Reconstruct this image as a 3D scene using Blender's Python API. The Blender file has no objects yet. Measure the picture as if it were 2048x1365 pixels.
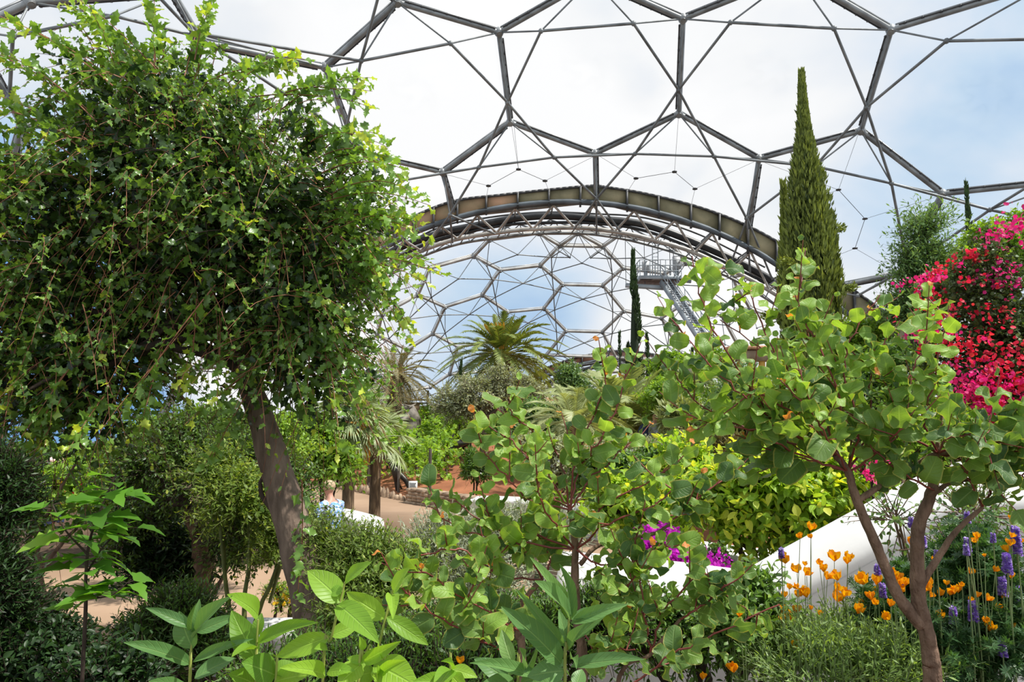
import bpy, math, random
import numpy as np
from mathutils import Vector
rng = np.random.default_rng(11)
random.seed(11)
S = bpy.context.scene
COL = S.collection
# ------------------------------------------------------------------ camera
F = 1400.0
EYE = np.array([0.0, 0.0, 2.4])
PITCH = math.radians(6.03)
cd = bpy.data.cameras.new('camera'); cam = bpy.data.objects.new('camera', cd); COL.objects.link(cam)
cd.sensor_width = 36.0; cd.lens = F * 36.0 / 2048.0; cd.clip_start = 0.05; cd.clip_end = 500
cam.location = EYE; cam.rotation_euler = (math.pi / 2 + PITCH, 0, 0)
S.camera = cam
# ------------------------------------------------------------------ light and exposure
S.view_settings.view_transform = 'Standard'; S.view_settings.look = 'None'
S.view_settings.gamma = 1.0; S.view_settings.exposure = 0.14
try: S.view_settings.use_curve_mapping = False
except Exception: pass
S.cycles.max_bounces = 6; S.cycles.diffuse_bounces = 3; S.cycles.glossy_bounces = 2
S.cycles.transmission_bounces = 3; S.cycles.transparent_max_bounces = 10
S.cycles.sample_clamp_indirect = 6.0
sd = bpy.data.lights.new('sun', 'SUN'); sun = bpy.data.objects.new('sun', sd); COL.objects.link(sun)
sd.energy = 5.0; sd.angle = math.radians(1.2); sd.color = (1.0, 0.955, 0.88)
SUN = Vector((0.50, -0.13, 0.86)).normalized()
sun.rotation_euler = SUN.to_track_quat('Z', 'Y').to_euler(); sun.location = (10, -5, 30)

def nn(nt, t, **kw):
    n = nt.nodes.new(t)
    for k, v in kw.items():
        if k.startswith('i_'):
            key = k[2:]; key = int(key) if key.isdigit() else key.replace('_', ' ')
            n.inputs[key].default_value = v
        else: setattr(n, k, v)
    return n
wd = bpy.data.worlds.new('sky'); S.world = wd; wd.use_nodes = True
nt = wd.node_tree; nt.nodes.clear(); L = nt.links.new
tc = nn(nt, 'ShaderNodeTexCoord')
def dirv(px, py):
    xc = (px - 1024) / F; yc = (682.5 - py) / F
    d = Vector((xc, math.cos(PITCH) - yc * math.sin(PITCH), math.sin(PITCH) + yc * math.cos(PITCH)))
    return d.normalized()
mp = nn(nt, 'ShaderNodeMapping'); mp.inputs['Scale'].default_value = (1, 1, 1.7)
L(tc.outputs['Generated'], mp.inputs['Vector'])
n1 = nn(nt, 'ShaderNodeTexNoise', i_Scale=2.6, i_Detail=7.0, i_Roughness=0.52, i_Distortion=0.35)
L(mp.outputs[0], n1.inputs['Vector'])
acc = n1.outputs['Fac']
# broad banks of cloud and openings of blue in the sky
for (px, py, rad, amt) in [(900, 250, 0.42, 0.30), (1500, 250, 0.30, 0.20), (1400, 620, 0.17, 0.42), (1230, 660, 0.10, 0.15), (820, 60, 0.3, 0.15),
                           (1000, 600, 0.22, -0.24), (830, 560, 0.12, -0.12), (1285, 180, 0.055, -0.20), (1960, 260, 0.26, -0.11), (2200, 300, 0.3, 0.05), (200, 60, 0.30, -0.02), (1330,500,0.07,-.1),
                           (0, 600, 0.24, -0.34), (230, 840, 0.16, -0.55), (-250, 750, 0.45, -0.5), (420, 700, 0.12, 0.45), (700, 720, 0.10, 0.3)]:
    vd = nn(nt, 'ShaderNodeVectorMath', operation='DISTANCE'); L(tc.outputs['Generated'], vd.inputs[0]); vd.inputs[1].default_value = dirv(px, py)
    mr = nn(nt, 'ShaderNodeMapRange', interpolation_type='SMOOTHSTEP'); L(vd.outputs['Value'], mr.inputs['Value'])
    mr.inputs['From Min'].default_value = 0.0; mr.inputs['From Max'].default_value = rad
    mr.inputs['To Min'].default_value = amt; mr.inputs['To Max'].default_value = 0.0
    ad = nn(nt, 'ShaderNodeMath', operation='ADD'); L(acc, ad.inputs[0]); L(mr.outputs[0], ad.inputs[1]); acc = ad.outputs[0]
cr = nn(nt, 'ShaderNodeValToRGB'); L(acc, cr.inputs['Fac'])
e = cr.color_ramp.elements
e[0].position = 0.06; e[0].color = (0.20, 0.42, 0.76, 1)
e[1].position = 0.33; e[1].color = (0.56, 0.72, 0.89, 1)
for pos, c in [(0.44, (0.72, 0.81, 0.92, 1)), (0.54, (0.84, 0.88, 0.93, 1)), (0.66, (0.95, 0.96, 0.97, 1)), (0.8, (1.02, 1.02, 1.02, 1))]:
    q = e.new(pos); q.color = c
bg = nn(nt, 'ShaderNodeBackground'); L(cr.outputs[0], bg.inputs['Color']); bg.inputs['Strength'].default_value = 0.9
wo = nn(nt, 'ShaderNodeOutputWorld'); L(bg.outputs[0], wo.inputs['Surface'])

# ------------------------------------------------------------------ helpers
def W(px, py, Y):
    xc = (px - 1024) / F; yc = (682.5 - py) / F
    d = np.array([xc, math.cos(PITCH) - yc * math.sin(PITCH), math.sin(PITCH) + yc * math.cos(PITCH)])
    return EYE + d * (Y / d[1])
def ss(a, b, x):
    t = np.clip((x - a) / (b - a), 0, 1); return t * t * (3 - 2 * t)
def ground(x, y):
    """height of the terrain"""
    x = np.asarray(x, float); y = np.asarray(y, float)
    near = 0.75 * (1 - ss(3.0, 6.6, y + 0.12 * x))
    bl = 18.0 - 1.15 * (x + 1.0)            # line where the vineyard bank starts
    bl = np.where(x > -1, 17.6 + 0.0 * x, bl)
    hill = np.clip((y - bl - 0.6) * 0.125, 0, 1.95) * ss(-15, -7, x)
    right = 0.55 * ss(1.5, 5, x) * ss(5.5, 9, y)
    return np.maximum(near, np.maximum(hill, right))
def gz(x, y): return float(ground(x, y))
def nrm(a): return a / np.maximum(np.linalg.norm(a, axis=-1, keepdims=True), 1e-9)

ORG = {}
def worg(o): return ORG.get(o.name, np.zeros(3)) if o is not None else np.zeros(3)
def tag(o, label=None, cat=None, group=None, kind=None):
    if label: o['label'] = label
    if cat: o['category'] = cat
    if group: o['group'] = group
    if kind: o['kind'] = kind
    return o
def thing(name, label, cat, loc=(0, 0, 0), group=None, kind=None):
    o = bpy.data.objects.new(name, None); COL.objects.link(o); o.location = tuple(float(v) for v in loc)
    o.empty_display_size = 0.1
    ORG[o.name] = np.array(loc, float)
    return tag(o, label, cat, group, kind)
def dup(root, loc, rotz=0.0, label=None, group=None, scale=1.0):
    r = root.copy(); COL.objects.link(r); r.location = tuple(float(v) for v in loc); r.rotation_euler = (0, 0, rotz); r.scale = (scale,) * 3
    if label: r['label'] = label
    if group: r['group'] = group
    for ch in list(root.children):
        c = ch.copy(); COL.objects.link(c); c.parent = r
        for g in list(ch.children):
            d = g.copy(); COL.objects.link(d); d.parent = c
    return r

class MB:
    """collects vertices, faces and a (u, v, tone) attribute, then links them as one mesh object"""
    def __init__(s): s.V = []; s.Q = []; s.T = []; s.A = []; s.n = 0
    def add(s, V, quads=None, tris=None, A=None, tone=0.5):
        V = np.asarray(V, float).reshape(-1, 3)
        if quads is not None and len(quads): s.Q.append(np.asarray(quads, int).reshape(-1, 4) + s.n)
        if tris is not None and len(tris): s.T.append(np.asarray(tris, int).reshape(-1, 3) + s.n)
        if A is None: A = np.tile([0, 0, tone], (len(V), 1))
        s.V.append(V); s.A.append(np.asarray(A, float).reshape(-1, 3)); s.n += len(V)
    def box(s, c, size, rot=None, tone=0.5):
        h = np.array(size, float) / 2
        V = np.array([[x, y, z] for x in (-1, 1) for y in (-1, 1) for z in (-1, 1)]) * h
        if rot is not None:
            if np.isscalar(rot):
                ca, sa = math.cos(rot), math.sin(rot); R = np.array([[ca, -sa, 0], [sa, ca, 0], [0, 0, 1]])
            else: R = np.asarray(rot)
            V = V @ R.T
        s.add(V + np.asarray(c, float), [[0, 1, 3, 2], [4, 6, 7, 5], [0, 4, 5, 1], [2, 3, 7, 6], [0, 2, 6, 4], [1, 5, 7, 3]], tone=tone)
    def beam(s, a, b, w, h, tone=0.5):
        a = np.asarray(a, float); b = np.asarray(b, float); d = b - a; l = np.linalg.norm(d)
        if l < 1e-6: return
        d /= l; up = np.array([0, 0, 1.0])
        if abs(d[2]) > 0.98: up = np.array([0, 1.0, 0])
        x = np.cross(d, up); x /= np.linalg.norm(x); z = np.cross(x, d)
        s.box((a + b) / 2, (w, l, h), np.stack([x, d, z], 1), tone)
    def tube(s, P, r, sides=8, cap=True, tone=0.5):
        P = np.asarray(P, float); r = np.broadcast_to(np.asarray(r, float), (len(P),))
        s.tubes(P[None], r[None], sides, np.array([tone])); 
        if cap:
            base = s.n - len(P) * sides
            c0 = s.V[-1][:sides].mean(0); c1 = s.V[-1][-sides:].mean(0)
            # caps as fans
            V = np.vstack([s.V[-1][:sides], c0, s.V[-1][-sides:], c1])
            t = [[(i + 1) % sides, i, sides] for i in range(sides)] + [[sides + 1 + i, sides + 1 + (i + 1) % sides, 2 * sides + 1] for i in range(sides)]
            s.add(V, tris=t, tone=tone)
    def tubes(s, P, r, sides=4, tone=None):
        """P (S,K,3) radii (S,K): S tubes of K rings"""
        P = np.asarray(P, float); Sn, K, _ = P.shape
        T = np.zeros_like(P); T[:, 1:-1] = P[:, 2:] - P[:, :-2]; T[:, 0] = P[:, 1] - P[:, 0]; T[:, -1] = P[:, -1] - P[:, -2]
        T = nrm(T)
        T0 = nrm(P[:, -1] - P[:, 0] + 1e-6)
        ref = np.where(np.abs(T0[:, 2:3]) > 0.9, np.array([[0.13, 1.0, 0.07]]), np.array([[0.05, 0.07, 1.0]]))
        X = nrm(np.cross(T, ref[:, None, :])); Y = np.cross(T, X)
        a = np.arange(sides) * 2 * math.pi / sides
        V = P[:, :, None, :] + r[:, :, None, None] * (np.cos(a)[None, None, :, None] * X[:, :, None, :] + np.sin(a)[None, None, :, None] * Y[:, :, None, :])
        k, j = np.meshgrid(np.arange(K - 1), np.arange(sides), indexing='ij'); j2 = (j + 1) % sides
        q = np.stack([k * sides + j, k * sides + j2, (k + 1) * sides + j2, (k + 1) * sides + j], -1).reshape(-1, 4)
        Q = (q[None] + (np.arange(Sn) * K * sides)[:, None, None]).reshape(-1, 4)
        A = np.zeros((Sn, K, sides, 3)); A[..., 0] = (a / 6.283)[None, None, :]
        A[..., 1] = np.linspace(0, 1, K)[None, :, None]
        A[..., 2] = 0.5 if tone is None else np.asarray(tone)[:, None, None]
        s.add(V.reshape(-1, 3), Q, A=A.reshape(-1, 3))
    def lathe(s, c, prof, sides=16, tone=0.5, sx=1, sy=1):
        prof = np.array(prof, float); K = len(prof); a = np.arange(sides) * 2 * math.pi / sides
        V = np.zeros((K, sides, 3)); V[..., 0] = prof[:, :1] * np.cos(a) * sx; V[..., 1] = prof[:, :1] * np.sin(a) * sy; V[..., 2] = prof[:, 1:2]
        k, j = np.meshgrid(np.arange(K - 1), np.arange(sides), indexing='ij'); j2 = (j + 1) % sides
        q = np.stack([k * sides + j, k * sides + j2, (k + 1) * sides + j2, (k + 1) * sides + j], -1).reshape(-1, 4)
        s.add(V.reshape(-1, 3) + np.asarray(c, float), q, tone=tone)
    def ball(s, c, r, n=8, tone=0.5, noise=0.0):
        r = np.broadcast_to(np.asarray(r, float), (3,))
        th = np.linspace(0, math.pi, n); ph = np.arange(2 * n - 2) * math.pi / (n - 1); m = len(ph)
        V = np.stack([np.outer(np.sin(th), np.cos(ph)), np.outer(np.sin(th), np.sin(ph)), np.outer(np.cos(th), np.ones(m))], -1)
        if noise: V = V * (1 + noise * rng.uniform(-1, 1, V.shape[:2] + (1,)))
        k, j = np.meshgrid(np.arange(n - 1), np.arange(m), indexing='ij'); j2 = (j + 1) % m
        q = np.stack([k * m + j, (k + 1) * m + j, (k + 1) * m + j2, k * m + j2], -1).reshape(-1, 4)
        s.add(V.reshape(-1, 3) * r + np.asarray(c, float), q, tone=tone)
    def scatter(s, tm, P, T, N, Ln, Wd=1.0, tone=0.5):
        """copies of a leaf template: base P, length axis T, normal N, length Ln, width factor Wd"""
        tv, tq = tm; n = len(P)
        if n == 0: return
        P = np.asarray(P, float); T = nrm(np.asarray(T, float)); N = np.asarray(N, float)
        X = nrm(np.cross(T, N)); N2 = np.cross(X, T)
        Ln = np.broadcast_to(Ln, (n,)); Wd = np.broadcast_to(Wd, (n,)); tone = np.broadcast_to(tone, (n,))
        l = Ln[:, None, None]
        V = P[:, None, :] + l * (tv[None, :, 0:1] * Wd[:, None, None] * X[:, None, :] + tv[None, :, 1:2] * T[:, None, :] + tv[None, :, 2:3] * N2[:, None, :])
        Q = (tq[None] + (np.arange(n) * len(tv))[:, None, None]).reshape(-1, 4)
        A = np.zeros((n, len(tv), 3)); A[..., :2] = tv[None, :, 3:5]; A[..., 2] = tone[:, None]
        s.add(V.reshape(-1, 3), Q, A=A.reshape(-1, 3))
    def build(s, name, mat, parent=None, smooth=True, label=None, kind=None):
        if s.n == 0: return None
        me = bpy.data.meshes.new(name)
        V = np.vstack(s.V) - worg(parent); A = np.vstack(s.A)
        Q = np.vstack(s.Q) if s.Q else np.zeros((0, 4), int); T = np.vstack(s.T) if s.T else np.zeros((0, 3), int)
        me.vertices.add(len(V)); me.vertices.foreach_set('co', V.astype(np.float32).ravel())
        nl = Q.size + T.size; me.loops.add(nl)
        me.loops.foreach_set('vertex_index', np.concatenate([Q.ravel(), T.ravel()]).astype(np.int32))
        me.polygons.add(len(Q) + len(T))
        st = np.concatenate([np.arange(len(Q)) * 4, Q.size + np.arange(len(T)) * 3]).astype(np.int32)
        me.polygons.foreach_set('loop_start', st)
        me.update(calc_edges=True)
        if smooth: me.polygons.foreach_set('use_smooth', np.ones(len(st), bool))
        at = me.attributes.new('luv', 'FLOAT_VECTOR', 'POINT'); at.data.foreach_set('vector', A.astype(np.float32).ravel())
        me.materials.append(mat); me.update()
        o = bpy.data.objects.new(name, me); COL.objects.link(o)
        if parent is not None: o.parent = parent; ORG[o.name] = worg(parent)
        if label: o['label'] = label
        if kind: o['kind'] = kind
        return o

def spline(P, n=8):
    """Catmull-Rom through P (any number of columns)"""
    P = np.asarray(P, float)
    if len(P) < 3: 
        t = np.linspace(0, 1, n + 1)[:, None]; return P[0] * (1 - t) + P[-1] * t
    Q = np.vstack([2 * P[0] - P[1], P, 2 * P[-1] - P[-2]]); out = []
    for i in range(1, len(Q) - 2):
        t = np.linspace(0, 1, n, endpoint=False)[:, None]
        a, b, c, d = Q[i - 1], Q[i], Q[i + 1], Q[i + 2]
        out.append(0.5 * ((2 * b) + (c - a) * t + (2 * a - 5 * b + 4 * c - d) * t ** 2 + (3 * b - a - 3 * c + d) * t ** 3))
    out.append(P[-1:]); return np.vstack(out)
def limb(mb, pts, r0, r1, sides=8, n=6, wob=0.0, tone=0.5):
    P = spline(pts, n)
    if wob: P[1:-1] += rng.normal(0, wob, P[1:-1].shape)
    t = np.linspace(0, 1, len(P)); r = (r0 + (r1 - r0) * t) * (1 + (rng.uniform(-0.07, 0.07, len(P)) if wob else 0))
    mb.tube(P, r, sides, tone=tone); return P
def pxl(pts, Y=None):
    return np.array([W(p[0], p[1], p[2] if len(p) > 2 else Y) for p in pts])

def leaf(w, n=6, cup=0.25, bend=0.2, wave=0.0, seed=0, rnd=0, cols=1):
    """leaf blade template; w(t) is the half width; columns -1..1, rows 0..1"""
    rg = np.random.default_rng(seed); t = np.linspace(0, 1, n); V = []
    if rnd: t = (1 - rnd) * t + rnd * 0.5 * (1 - np.cos(math.pi * t))
    us = np.linspace(-1, 1, 2 * cols + 1); ph = rg.uniform(0, 6.28, 2)
    for i, ti in enumerate(t):
        for u in us:
            ww = w(ti) if np.isscalar(ti) or True else 0
            side = ph[0] if u < 0 else ph[1]
            z = cup * abs(u) * ww - bend * ti * ti + wave * ww * abs(u) ** 1.5 * math.sin(side + ti * 7.5)
            V.append([u * ww, ti, z, u, ti])
    m = len(us); Q = [[i * m + j, i * m + j + 1, (i + 1) * m + j + 1, (i + 1) * m + j] for i in range(n - 1) for j in range(m - 1)]
    return np.array(V), np.array(Q)
def lance(wm, p=0.45):
    return lambda t: 0.012 + wm * (math.sin(math.pi * min(1, t) ** (math.log(0.5) / math.log(p))) ** 0.85 if 0 < t < 1 else 0)
def oval(wm): return lambda t: 0.02 + wm * math.sqrt(max(0, 1 - (2 * t - 1) ** 2)) 
def holly(wm, n):
    def f(t):
        i = round(t * (n - 1)); b = lance(wm, 0.42)(t)
        return b * (1.25 if i % 2 else 0.72)
    return f

# ------------------------------------------------------------------ materials
def mat(name): 
    m = bpy.data.materials.new(name); m.use_nodes = True; m.node_tree.nodes.clear(); return m, m.node_tree
def solid(name, col, rough=0.6, var=0.12, scale=6.0, metal=0.0, bump=0.0, col2=None, spec=0.4, bscale=None, stretch=None, detail=4.0):
    m, nt = mat(name); L = nt.links.new
    tc = nn(nt, 'ShaderNodeTexCoord'); src = tc.outputs['Object']
    if stretch:
        mp = nn(nt, 'ShaderNodeMapping'); mp.inputs['Scale'].default_value = stretch; L(src, mp.inputs[0]); src = mp.outputs[0]
    nz = nn(nt, 'ShaderNodeTexNoise', i_Scale=scale, i_Detail=detail); L(src, nz.inputs['Vector'])
    c2 = col2 or tuple(c * (1 - 2.2 * var) for c in col)
    c1 = tuple(min(1, c * (1 + var)) for c in col)
    cr = nn(nt, 'ShaderNodeValToRGB'); cr.color_ramp.elements[0].position = 0.32; cr.color_ramp.elements[1].position = 0.66
    cr.color_ramp.elements[0].color = (*c2, 1); cr.color_ramp.elements[1].color = (*c1, 1); L(nz.outputs['Fac'], cr.inputs[0])
    b = nn(nt, 'ShaderNodeBsdfPrincipled'); L(cr.outputs[0], b.inputs['Base Color'])
    b.inputs['Roughness'].default_value = rough; b.inputs['Metallic'].default_value = metal; b.inputs['Specular IOR Level'].default_value = spec
    if bump:
        n2 = nn(nt, 'ShaderNodeTexNoise', i_Scale=bscale or scale * 4, i_Detail=4.0); L(src, n2.inputs['Vector'])
        bp = nn(nt, 'ShaderNodeBump'); bp.inputs['Strength'].default_value = bump; bp.inputs['Distance'].default_value = 0.02
        L(n2.outputs['Fac'], bp.inputs['Height']); L(bp.outputs[0], b.inputs['Normal'])
    o = nn(nt, 'ShaderNodeOutputMaterial'); L(b.outputs[0], o.inputs['Surface']); return m
def leafmat(name, c0, c1, c2=None, tr=0.35, rough=0.45, spec=0.4, under=None, vein=0.0, trc=None, edge=None):
    """c0 at tone 0, c1 at tone 0.6, c2 at tone 1; light passes through the blade"""
    m, nt = mat(name); L = nt.links.new
    at = nn(nt, 'ShaderNodeAttribute', attribute_name='luv'); sp = nn(nt, 'ShaderNodeSeparateXYZ'); L(at.outputs['Vector'], sp.inputs[0])
    cr = nn(nt, 'ShaderNodeValToRGB'); L(sp.outputs['Z'], cr.inputs[0]); e = cr.color_ramp.elements
    e[0].position = 0; e[0].color = (*c0, 1); e[1].position = 0.62; e[1].color = (*c1, 1)
    q = e.new(0.86); q.color = (*c1, 1); q = e.new(1.0); q.color = (*(c2 or c1), 1)
    col = cr.outputs[0]
    if edge:
        ab = nn(nt, 'ShaderNodeMath', operation='ABSOLUTE'); L(sp.outputs['X'], ab.inputs[0])
        mr = nn(nt, 'ShaderNodeMapRange'); L(ab.outputs[0], mr.inputs['Value']); mr.inputs['From Min'].default_value = 0.86; mr.inputs['From Max'].default_value = 1.0
        mx = nn(nt, 'ShaderNodeMix', data_type='RGBA'); L(mr.outputs[0], mx.inputs['Factor']); L(col, mx.inputs[6]); mx.inputs[7].default_value = (*edge, 1); col = mx.outputs[2]
    nrmout = None
    if vein:
        # midrib and side veins run along the blade
        ab = nn(nt, 'ShaderNodeMath', operation='ABSOLUTE'); L(sp.outputs['X'], ab.inputs[0])
        a2 = nn(nt, 'ShaderNodeMath', operation='MULTIPLY'); L(ab.outputs[0], a2.inputs[0]); a2.inputs[1].default_value = -0.22
        a3 = nn(nt, 'ShaderNodeMath', operation='ADD'); L(a2.outputs[0], a3.inputs[0]); L(sp.outputs['Y'], a3.inputs[1])
        a4 = nn(nt, 'ShaderNodeMath', operation='MULTIPLY'); L(a3.outputs[0], a4.inputs[0]); a4.inputs[1].default_value = 9.0
        pp = nn(nt, 'ShaderNodeMath', operation='PINGPONG'); L(a4.outputs[0], pp.inputs[0]); pp.inputs[1].default_value = 0.5
        m1 = nn(nt, 'ShaderNodeMapRange'); L(pp.outputs[0], m1.inputs[0]); m1.inputs['From Min'].default_value = 0.0; m1.inputs['From Max'].default_value = 0.11; m1.inputs['To Min'].default_value = 0.55; m1.inputs['To Max'].default_value = 0.0
        m2 = nn(nt, 'ShaderNodeMapRange'); L(ab.outputs[0], m2.inputs[0]); m2.inputs['From Min'].default_value = 0.02; m2.inputs['From Max'].default_value = 0.09; m2.inputs['To Min'].default_value = 1.0; m2.inputs['To Max'].default_value = 0.0
        mm = nn(nt, 'ShaderNodeMath', operation='MAXIMUM'); L(m1.outputs[0], mm.inputs[0]); L(m2.outputs[0], mm.inputs[1])
        mv = nn(nt, 'ShaderNodeMath', operation='MULTIPLY'); L(mm.outputs[0], mv.inputs[0]); mv.inputs[1].default_value = vein
        lt = nn(nt, 'ShaderNodeMix', data_type='RGBA', blend_type='ADD'); L(mv.outputs[0], lt.inputs['Factor']); L(col, lt.inputs[6]); lt.inputs[7].default_value = (0.25, 0.32, 0.12, 1); col = lt.outputs[2]
        bp = nn(nt, 'ShaderNodeBump'); bp.inputs['Strength'].default_value = 0.5; bp.inputs['Distance'].default_value = 0.004; bp.invert = True
        L(mm.outputs[0], bp.inputs['Height']); nrmout = bp.outputs[0]
    front = col
    if under:
        g = nn(nt, 'ShaderNodeNewGeometry'); mx = nn(nt, 'ShaderNodeMix', data_type='RGBA'); L(g.outputs['Backfacing'], mx.inputs['Factor']); L(col, mx.inputs[6]); mx.inputs[7].default_value = (*under, 1)
        front = mx.outputs[2]
    b = nn(nt, 'ShaderNodeBsdfPrincipled'); L(front, b.inputs['Base Color']); b.inputs['Roughness'].default_value = rough; b.inputs['Specular IOR Level'].default_value = spec
    if nrmout: L(nrmout, b.inputs['Normal'])
    t = nn(nt, 'ShaderNodeBsdfTranslucent')
    tm = nn(nt, 'ShaderNodeMix', data_type='RGBA', blend_type='MULTIPLY'); tm.inputs['Factor'].default_value = 1.0; L(col, tm.inputs[6]); tm.inputs[7].default_value = (*(trc or (1.9, 1.75, 0.7)), 1); L(tm.outputs[2], t.inputs['Color'])
    mx = nn(nt, 'ShaderNodeMixShader'); mx.inputs[0].default_value = tr; L(b.outputs[0], mx.inputs[1]); L(t.outputs[0], mx.inputs[2])
    o = nn(nt, 'ShaderNodeOutputMaterial'); L(mx.outputs[0], o.inputs['Surface']); return m
def bark(name, c, c2, scale=9.0, bump=0.8, stretch=(1, 1, 0.25)):
    return solid(name, c, 0.85, 0.1, scale, bump=bump, col2=c2, spec=0.2, stretch=stretch, bscale=scale * 3, detail=8.0)

# ------------------------------------------------------------------ growing
def shoots(lm, tw, P0, D, Ln, K, tms, size, droop=0.3, spread=0.75, jit=0.35, wd=1.0, tone=(0.1, 0.7), tip=0.0, upn=0.6, r=0.004, start=0.15, segs=5, taper=0.25, sides=3, wig=0.0, opp=False, petiole=0.0, rtip=0.35):
    """S shoots, K leaves on each. droop pulls down along the shoot; tones rise by tip towards the shoot's end"""
    P0 = np.asarray(P0, float); n = len(P0)
    if n == 0: return
    D = nrm(np.asarray(D, float)); Ln = np.broadcast_to(Ln, (n,)).astype(float)
    side = nrm(rng.normal(size=(n, 3))) * wig
    def pos(t): 
        t = t[..., None]
        return P0[:, None] + Ln[:, None, None] * (D[:, None] * t + np.array([0, 0, -1.0]) * droop * t * t + side[:, None] * t * np.sin(t * 5.0) * 0.5)
    if tw is not None:
        t = np.broadcast_to(np.linspace(0, 1, segs + 1), (n, segs + 1)); Pt = pos(t)
        rr = r * (1 - (1 - rtip) * t); tw.tubes(Pt, np.broadcast_to(rr, t.shape), sides, rng.uniform(0, 1, n))
    t = start + (1 - start) * (np.arange(K)[None] + rng.uniform(-0.3, 0.3, (n, K))) / max(1, K - 0.7); t = np.clip(t, 0, 1.0)
    P = pos(t); dt = 0.02; Tn = nrm(pos(t + dt) - P)
    a = rng.uniform(0, 6.28, (n, 1)) + (np.arange(K)[None] // 2 * 1.57 + np.arange(K)[None] % 2 * math.pi if opp else np.arange(K)[None] * 2.4)
    X = nrm(np.cross(Tn, np.array([0.1, 0.2, 1.0]))); Y = np.cross(X, Tn)
    R = np.cos(a)[..., None] * X + np.sin(a)[..., None] * Y
    ldir = nrm(R * spread + Tn * (1.05 - spread * 0.6) + rng.normal(0, jit, R.shape))
    N = nrm(Tn * (0.9 - upn) + np.array([0, 0, 1.0]) * upn + rng.normal(0, jit, R.shape))
    P = P + ldir * petiole * size
    sz = size * (1 - taper * t) * rng.uniform(0.72, 1.2, t.shape)
    to = np.clip(rng.uniform(tone[0], tone[1], t.shape) + tip * t ** 2 + rng.uniform(-0.12, 0.12, (n, 1)), 0, 1)
    P = P.reshape(-1, 3); ldir = ldir.reshape(-1, 3); N = N.reshape(-1, 3); sz = sz.ravel(); to = to.ravel()
    k = rng.integers(0, len(tms), len(P)); w_ = wd * rng.uniform(0.8, 1.2, len(P))
    for i, tm in enumerate(tms):
        q = k == i; lm.scatter(tm, P[q], ldir[q], N[q], sz[q], w_[q], to[q])
def blobpts(blobs, n, shell=(0.55, 1.0), zmin=-1.0, facing=None):
    """points in the outer shells of ellipsoids and their outward directions. blob = (centre, radii)"""
    w = np.array([np.prod(b[1]) ** (2 / 3) for b in blobs]); idx = rng.choice(len(blobs), n, p=w / w.sum())
    C = np.array([b[0] for b in blobs], float)[idx]; R = np.array([np.broadcast_to(b[1], 3) for b in blobs], float)[idx]
    d = nrm(rng.normal(size=(n, 3)))
    bad = d[:, 2] < zmin
    d[bad, 2] *= -1
    s = rng.uniform(shell[0], shell[1], (n, 1))
    # lumpy rather than smooth outline
    ph = idx[:, None] * 1.7; s = s * (1 + .17 * np.sin(d[:, :1] * 4.3 + d[:, 2:] * 3.1 + ph) + .13 * np.sin(d[:, 2:] * 7.7 - d[:, :1] * 6.1 + 2 * ph))
    return C + d * R * s, nrm(d / R * R.mean(1, keepdims=True))
def shrub(lm, tw, blobs, n, tms, size, K=6, L_=0.25, droop=0.15, shell=(0.5, 0.95), up=0.35, rnd=0.35, **kw):
    P, D = blobpts(blobs, n, shell, kw.pop('zmin', -0.7))
    D = nrm(D + np.array([0, 0, up]) + rng.normal(0, rnd, D.shape))
    shoots(lm, tw, P, D, L_ * rng.uniform(0.6, 1.3, n), K, tms, size, droop=droop, **kw)
def pblob(px, py, Y, rx, ry, rd=None):
    """ellipsoid with the centre at a pixel and radii given in pixels at its distance"""
    s = Y / F; return (W(px, py, Y), (rx * s, rd if rd is not None else rx * s, ry * s))
# ================================================================== SETTING
M_steel = solid('galvanised_steel', (0.27, 0.285, 0.29), 0.45, 0.25, 1.3, metal=0.35, col2=(0.17, 0.175, 0.175))
M_steel_thin = solid('thin_steel', (0.22, 0.235, 0.24), 0.5, 0.2, 1.3, metal=0.3)
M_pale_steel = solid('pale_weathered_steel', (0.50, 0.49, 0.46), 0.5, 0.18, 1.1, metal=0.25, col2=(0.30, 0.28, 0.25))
M_rail = solid('dark_clamp_rail', (0.07, 0.072, 0.075), 0.5, 0.2, 2.0)
M_duct = solid('black_pipe', (0.035, 0.037, 0.04), 0.4, 0.2, 2.0)
M_chord = solid('dark_grey_chord', (0.13, 0.155, 0.175), 0.55, 0.2, 1.0)
M_panel = solid('weathered_brown_panel', (0.56, 0.33, 0.20), 0.7, 0.2, 0.5, col2=(0.30, 0.24, 0.13), bump=0.1)
M_panel_g = solid('weathered_olive_panel', (0.34, 0.29, 0.17), 0.7, 0.2, 0.8, col2=(0.17, 0.16, 0.09), bump=0.1)
M_panel_r = solid('red_brown_panel', (0.42, 0.20, 0.125), 0.7, 0.15, 0.5)
m, nt = mat('clear_film'); M_film = m; L = nt.links.new
t_ = nn(nt, 'ShaderNodeBsdfTransparent'); t_.inputs[0].default_value = (0.985, 0.99, 0.995, 1)
d_ = nn(nt, 'ShaderNodeBsdfDiffuse'); d_.inputs[0].default_value = (0.85, 0.87, 0.9, 1); l_ = nn(nt, 'ShaderNodeBsdfTranslucent'); l_.inputs[0].default_value = (0.85, 0.87, 0.9, 1)
x1 = nn(nt, 'ShaderNodeMixShader'); x1.inputs[0].default_value = 0.5; L(d_.outputs[0], x1.inputs[1]); L(l_.outputs[0], x1.inputs[2])
x2 = nn(nt, 'ShaderNodeMixShader'); x2.inputs[0].default_value = 0.045; L(t_.outputs[0], x2.inputs[1]); L(x1.outputs[0], x2.inputs[2])
oo = nn(nt, 'ShaderNodeOutputMaterial'); L(x2.outputs[0], oo.inputs[0])

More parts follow.
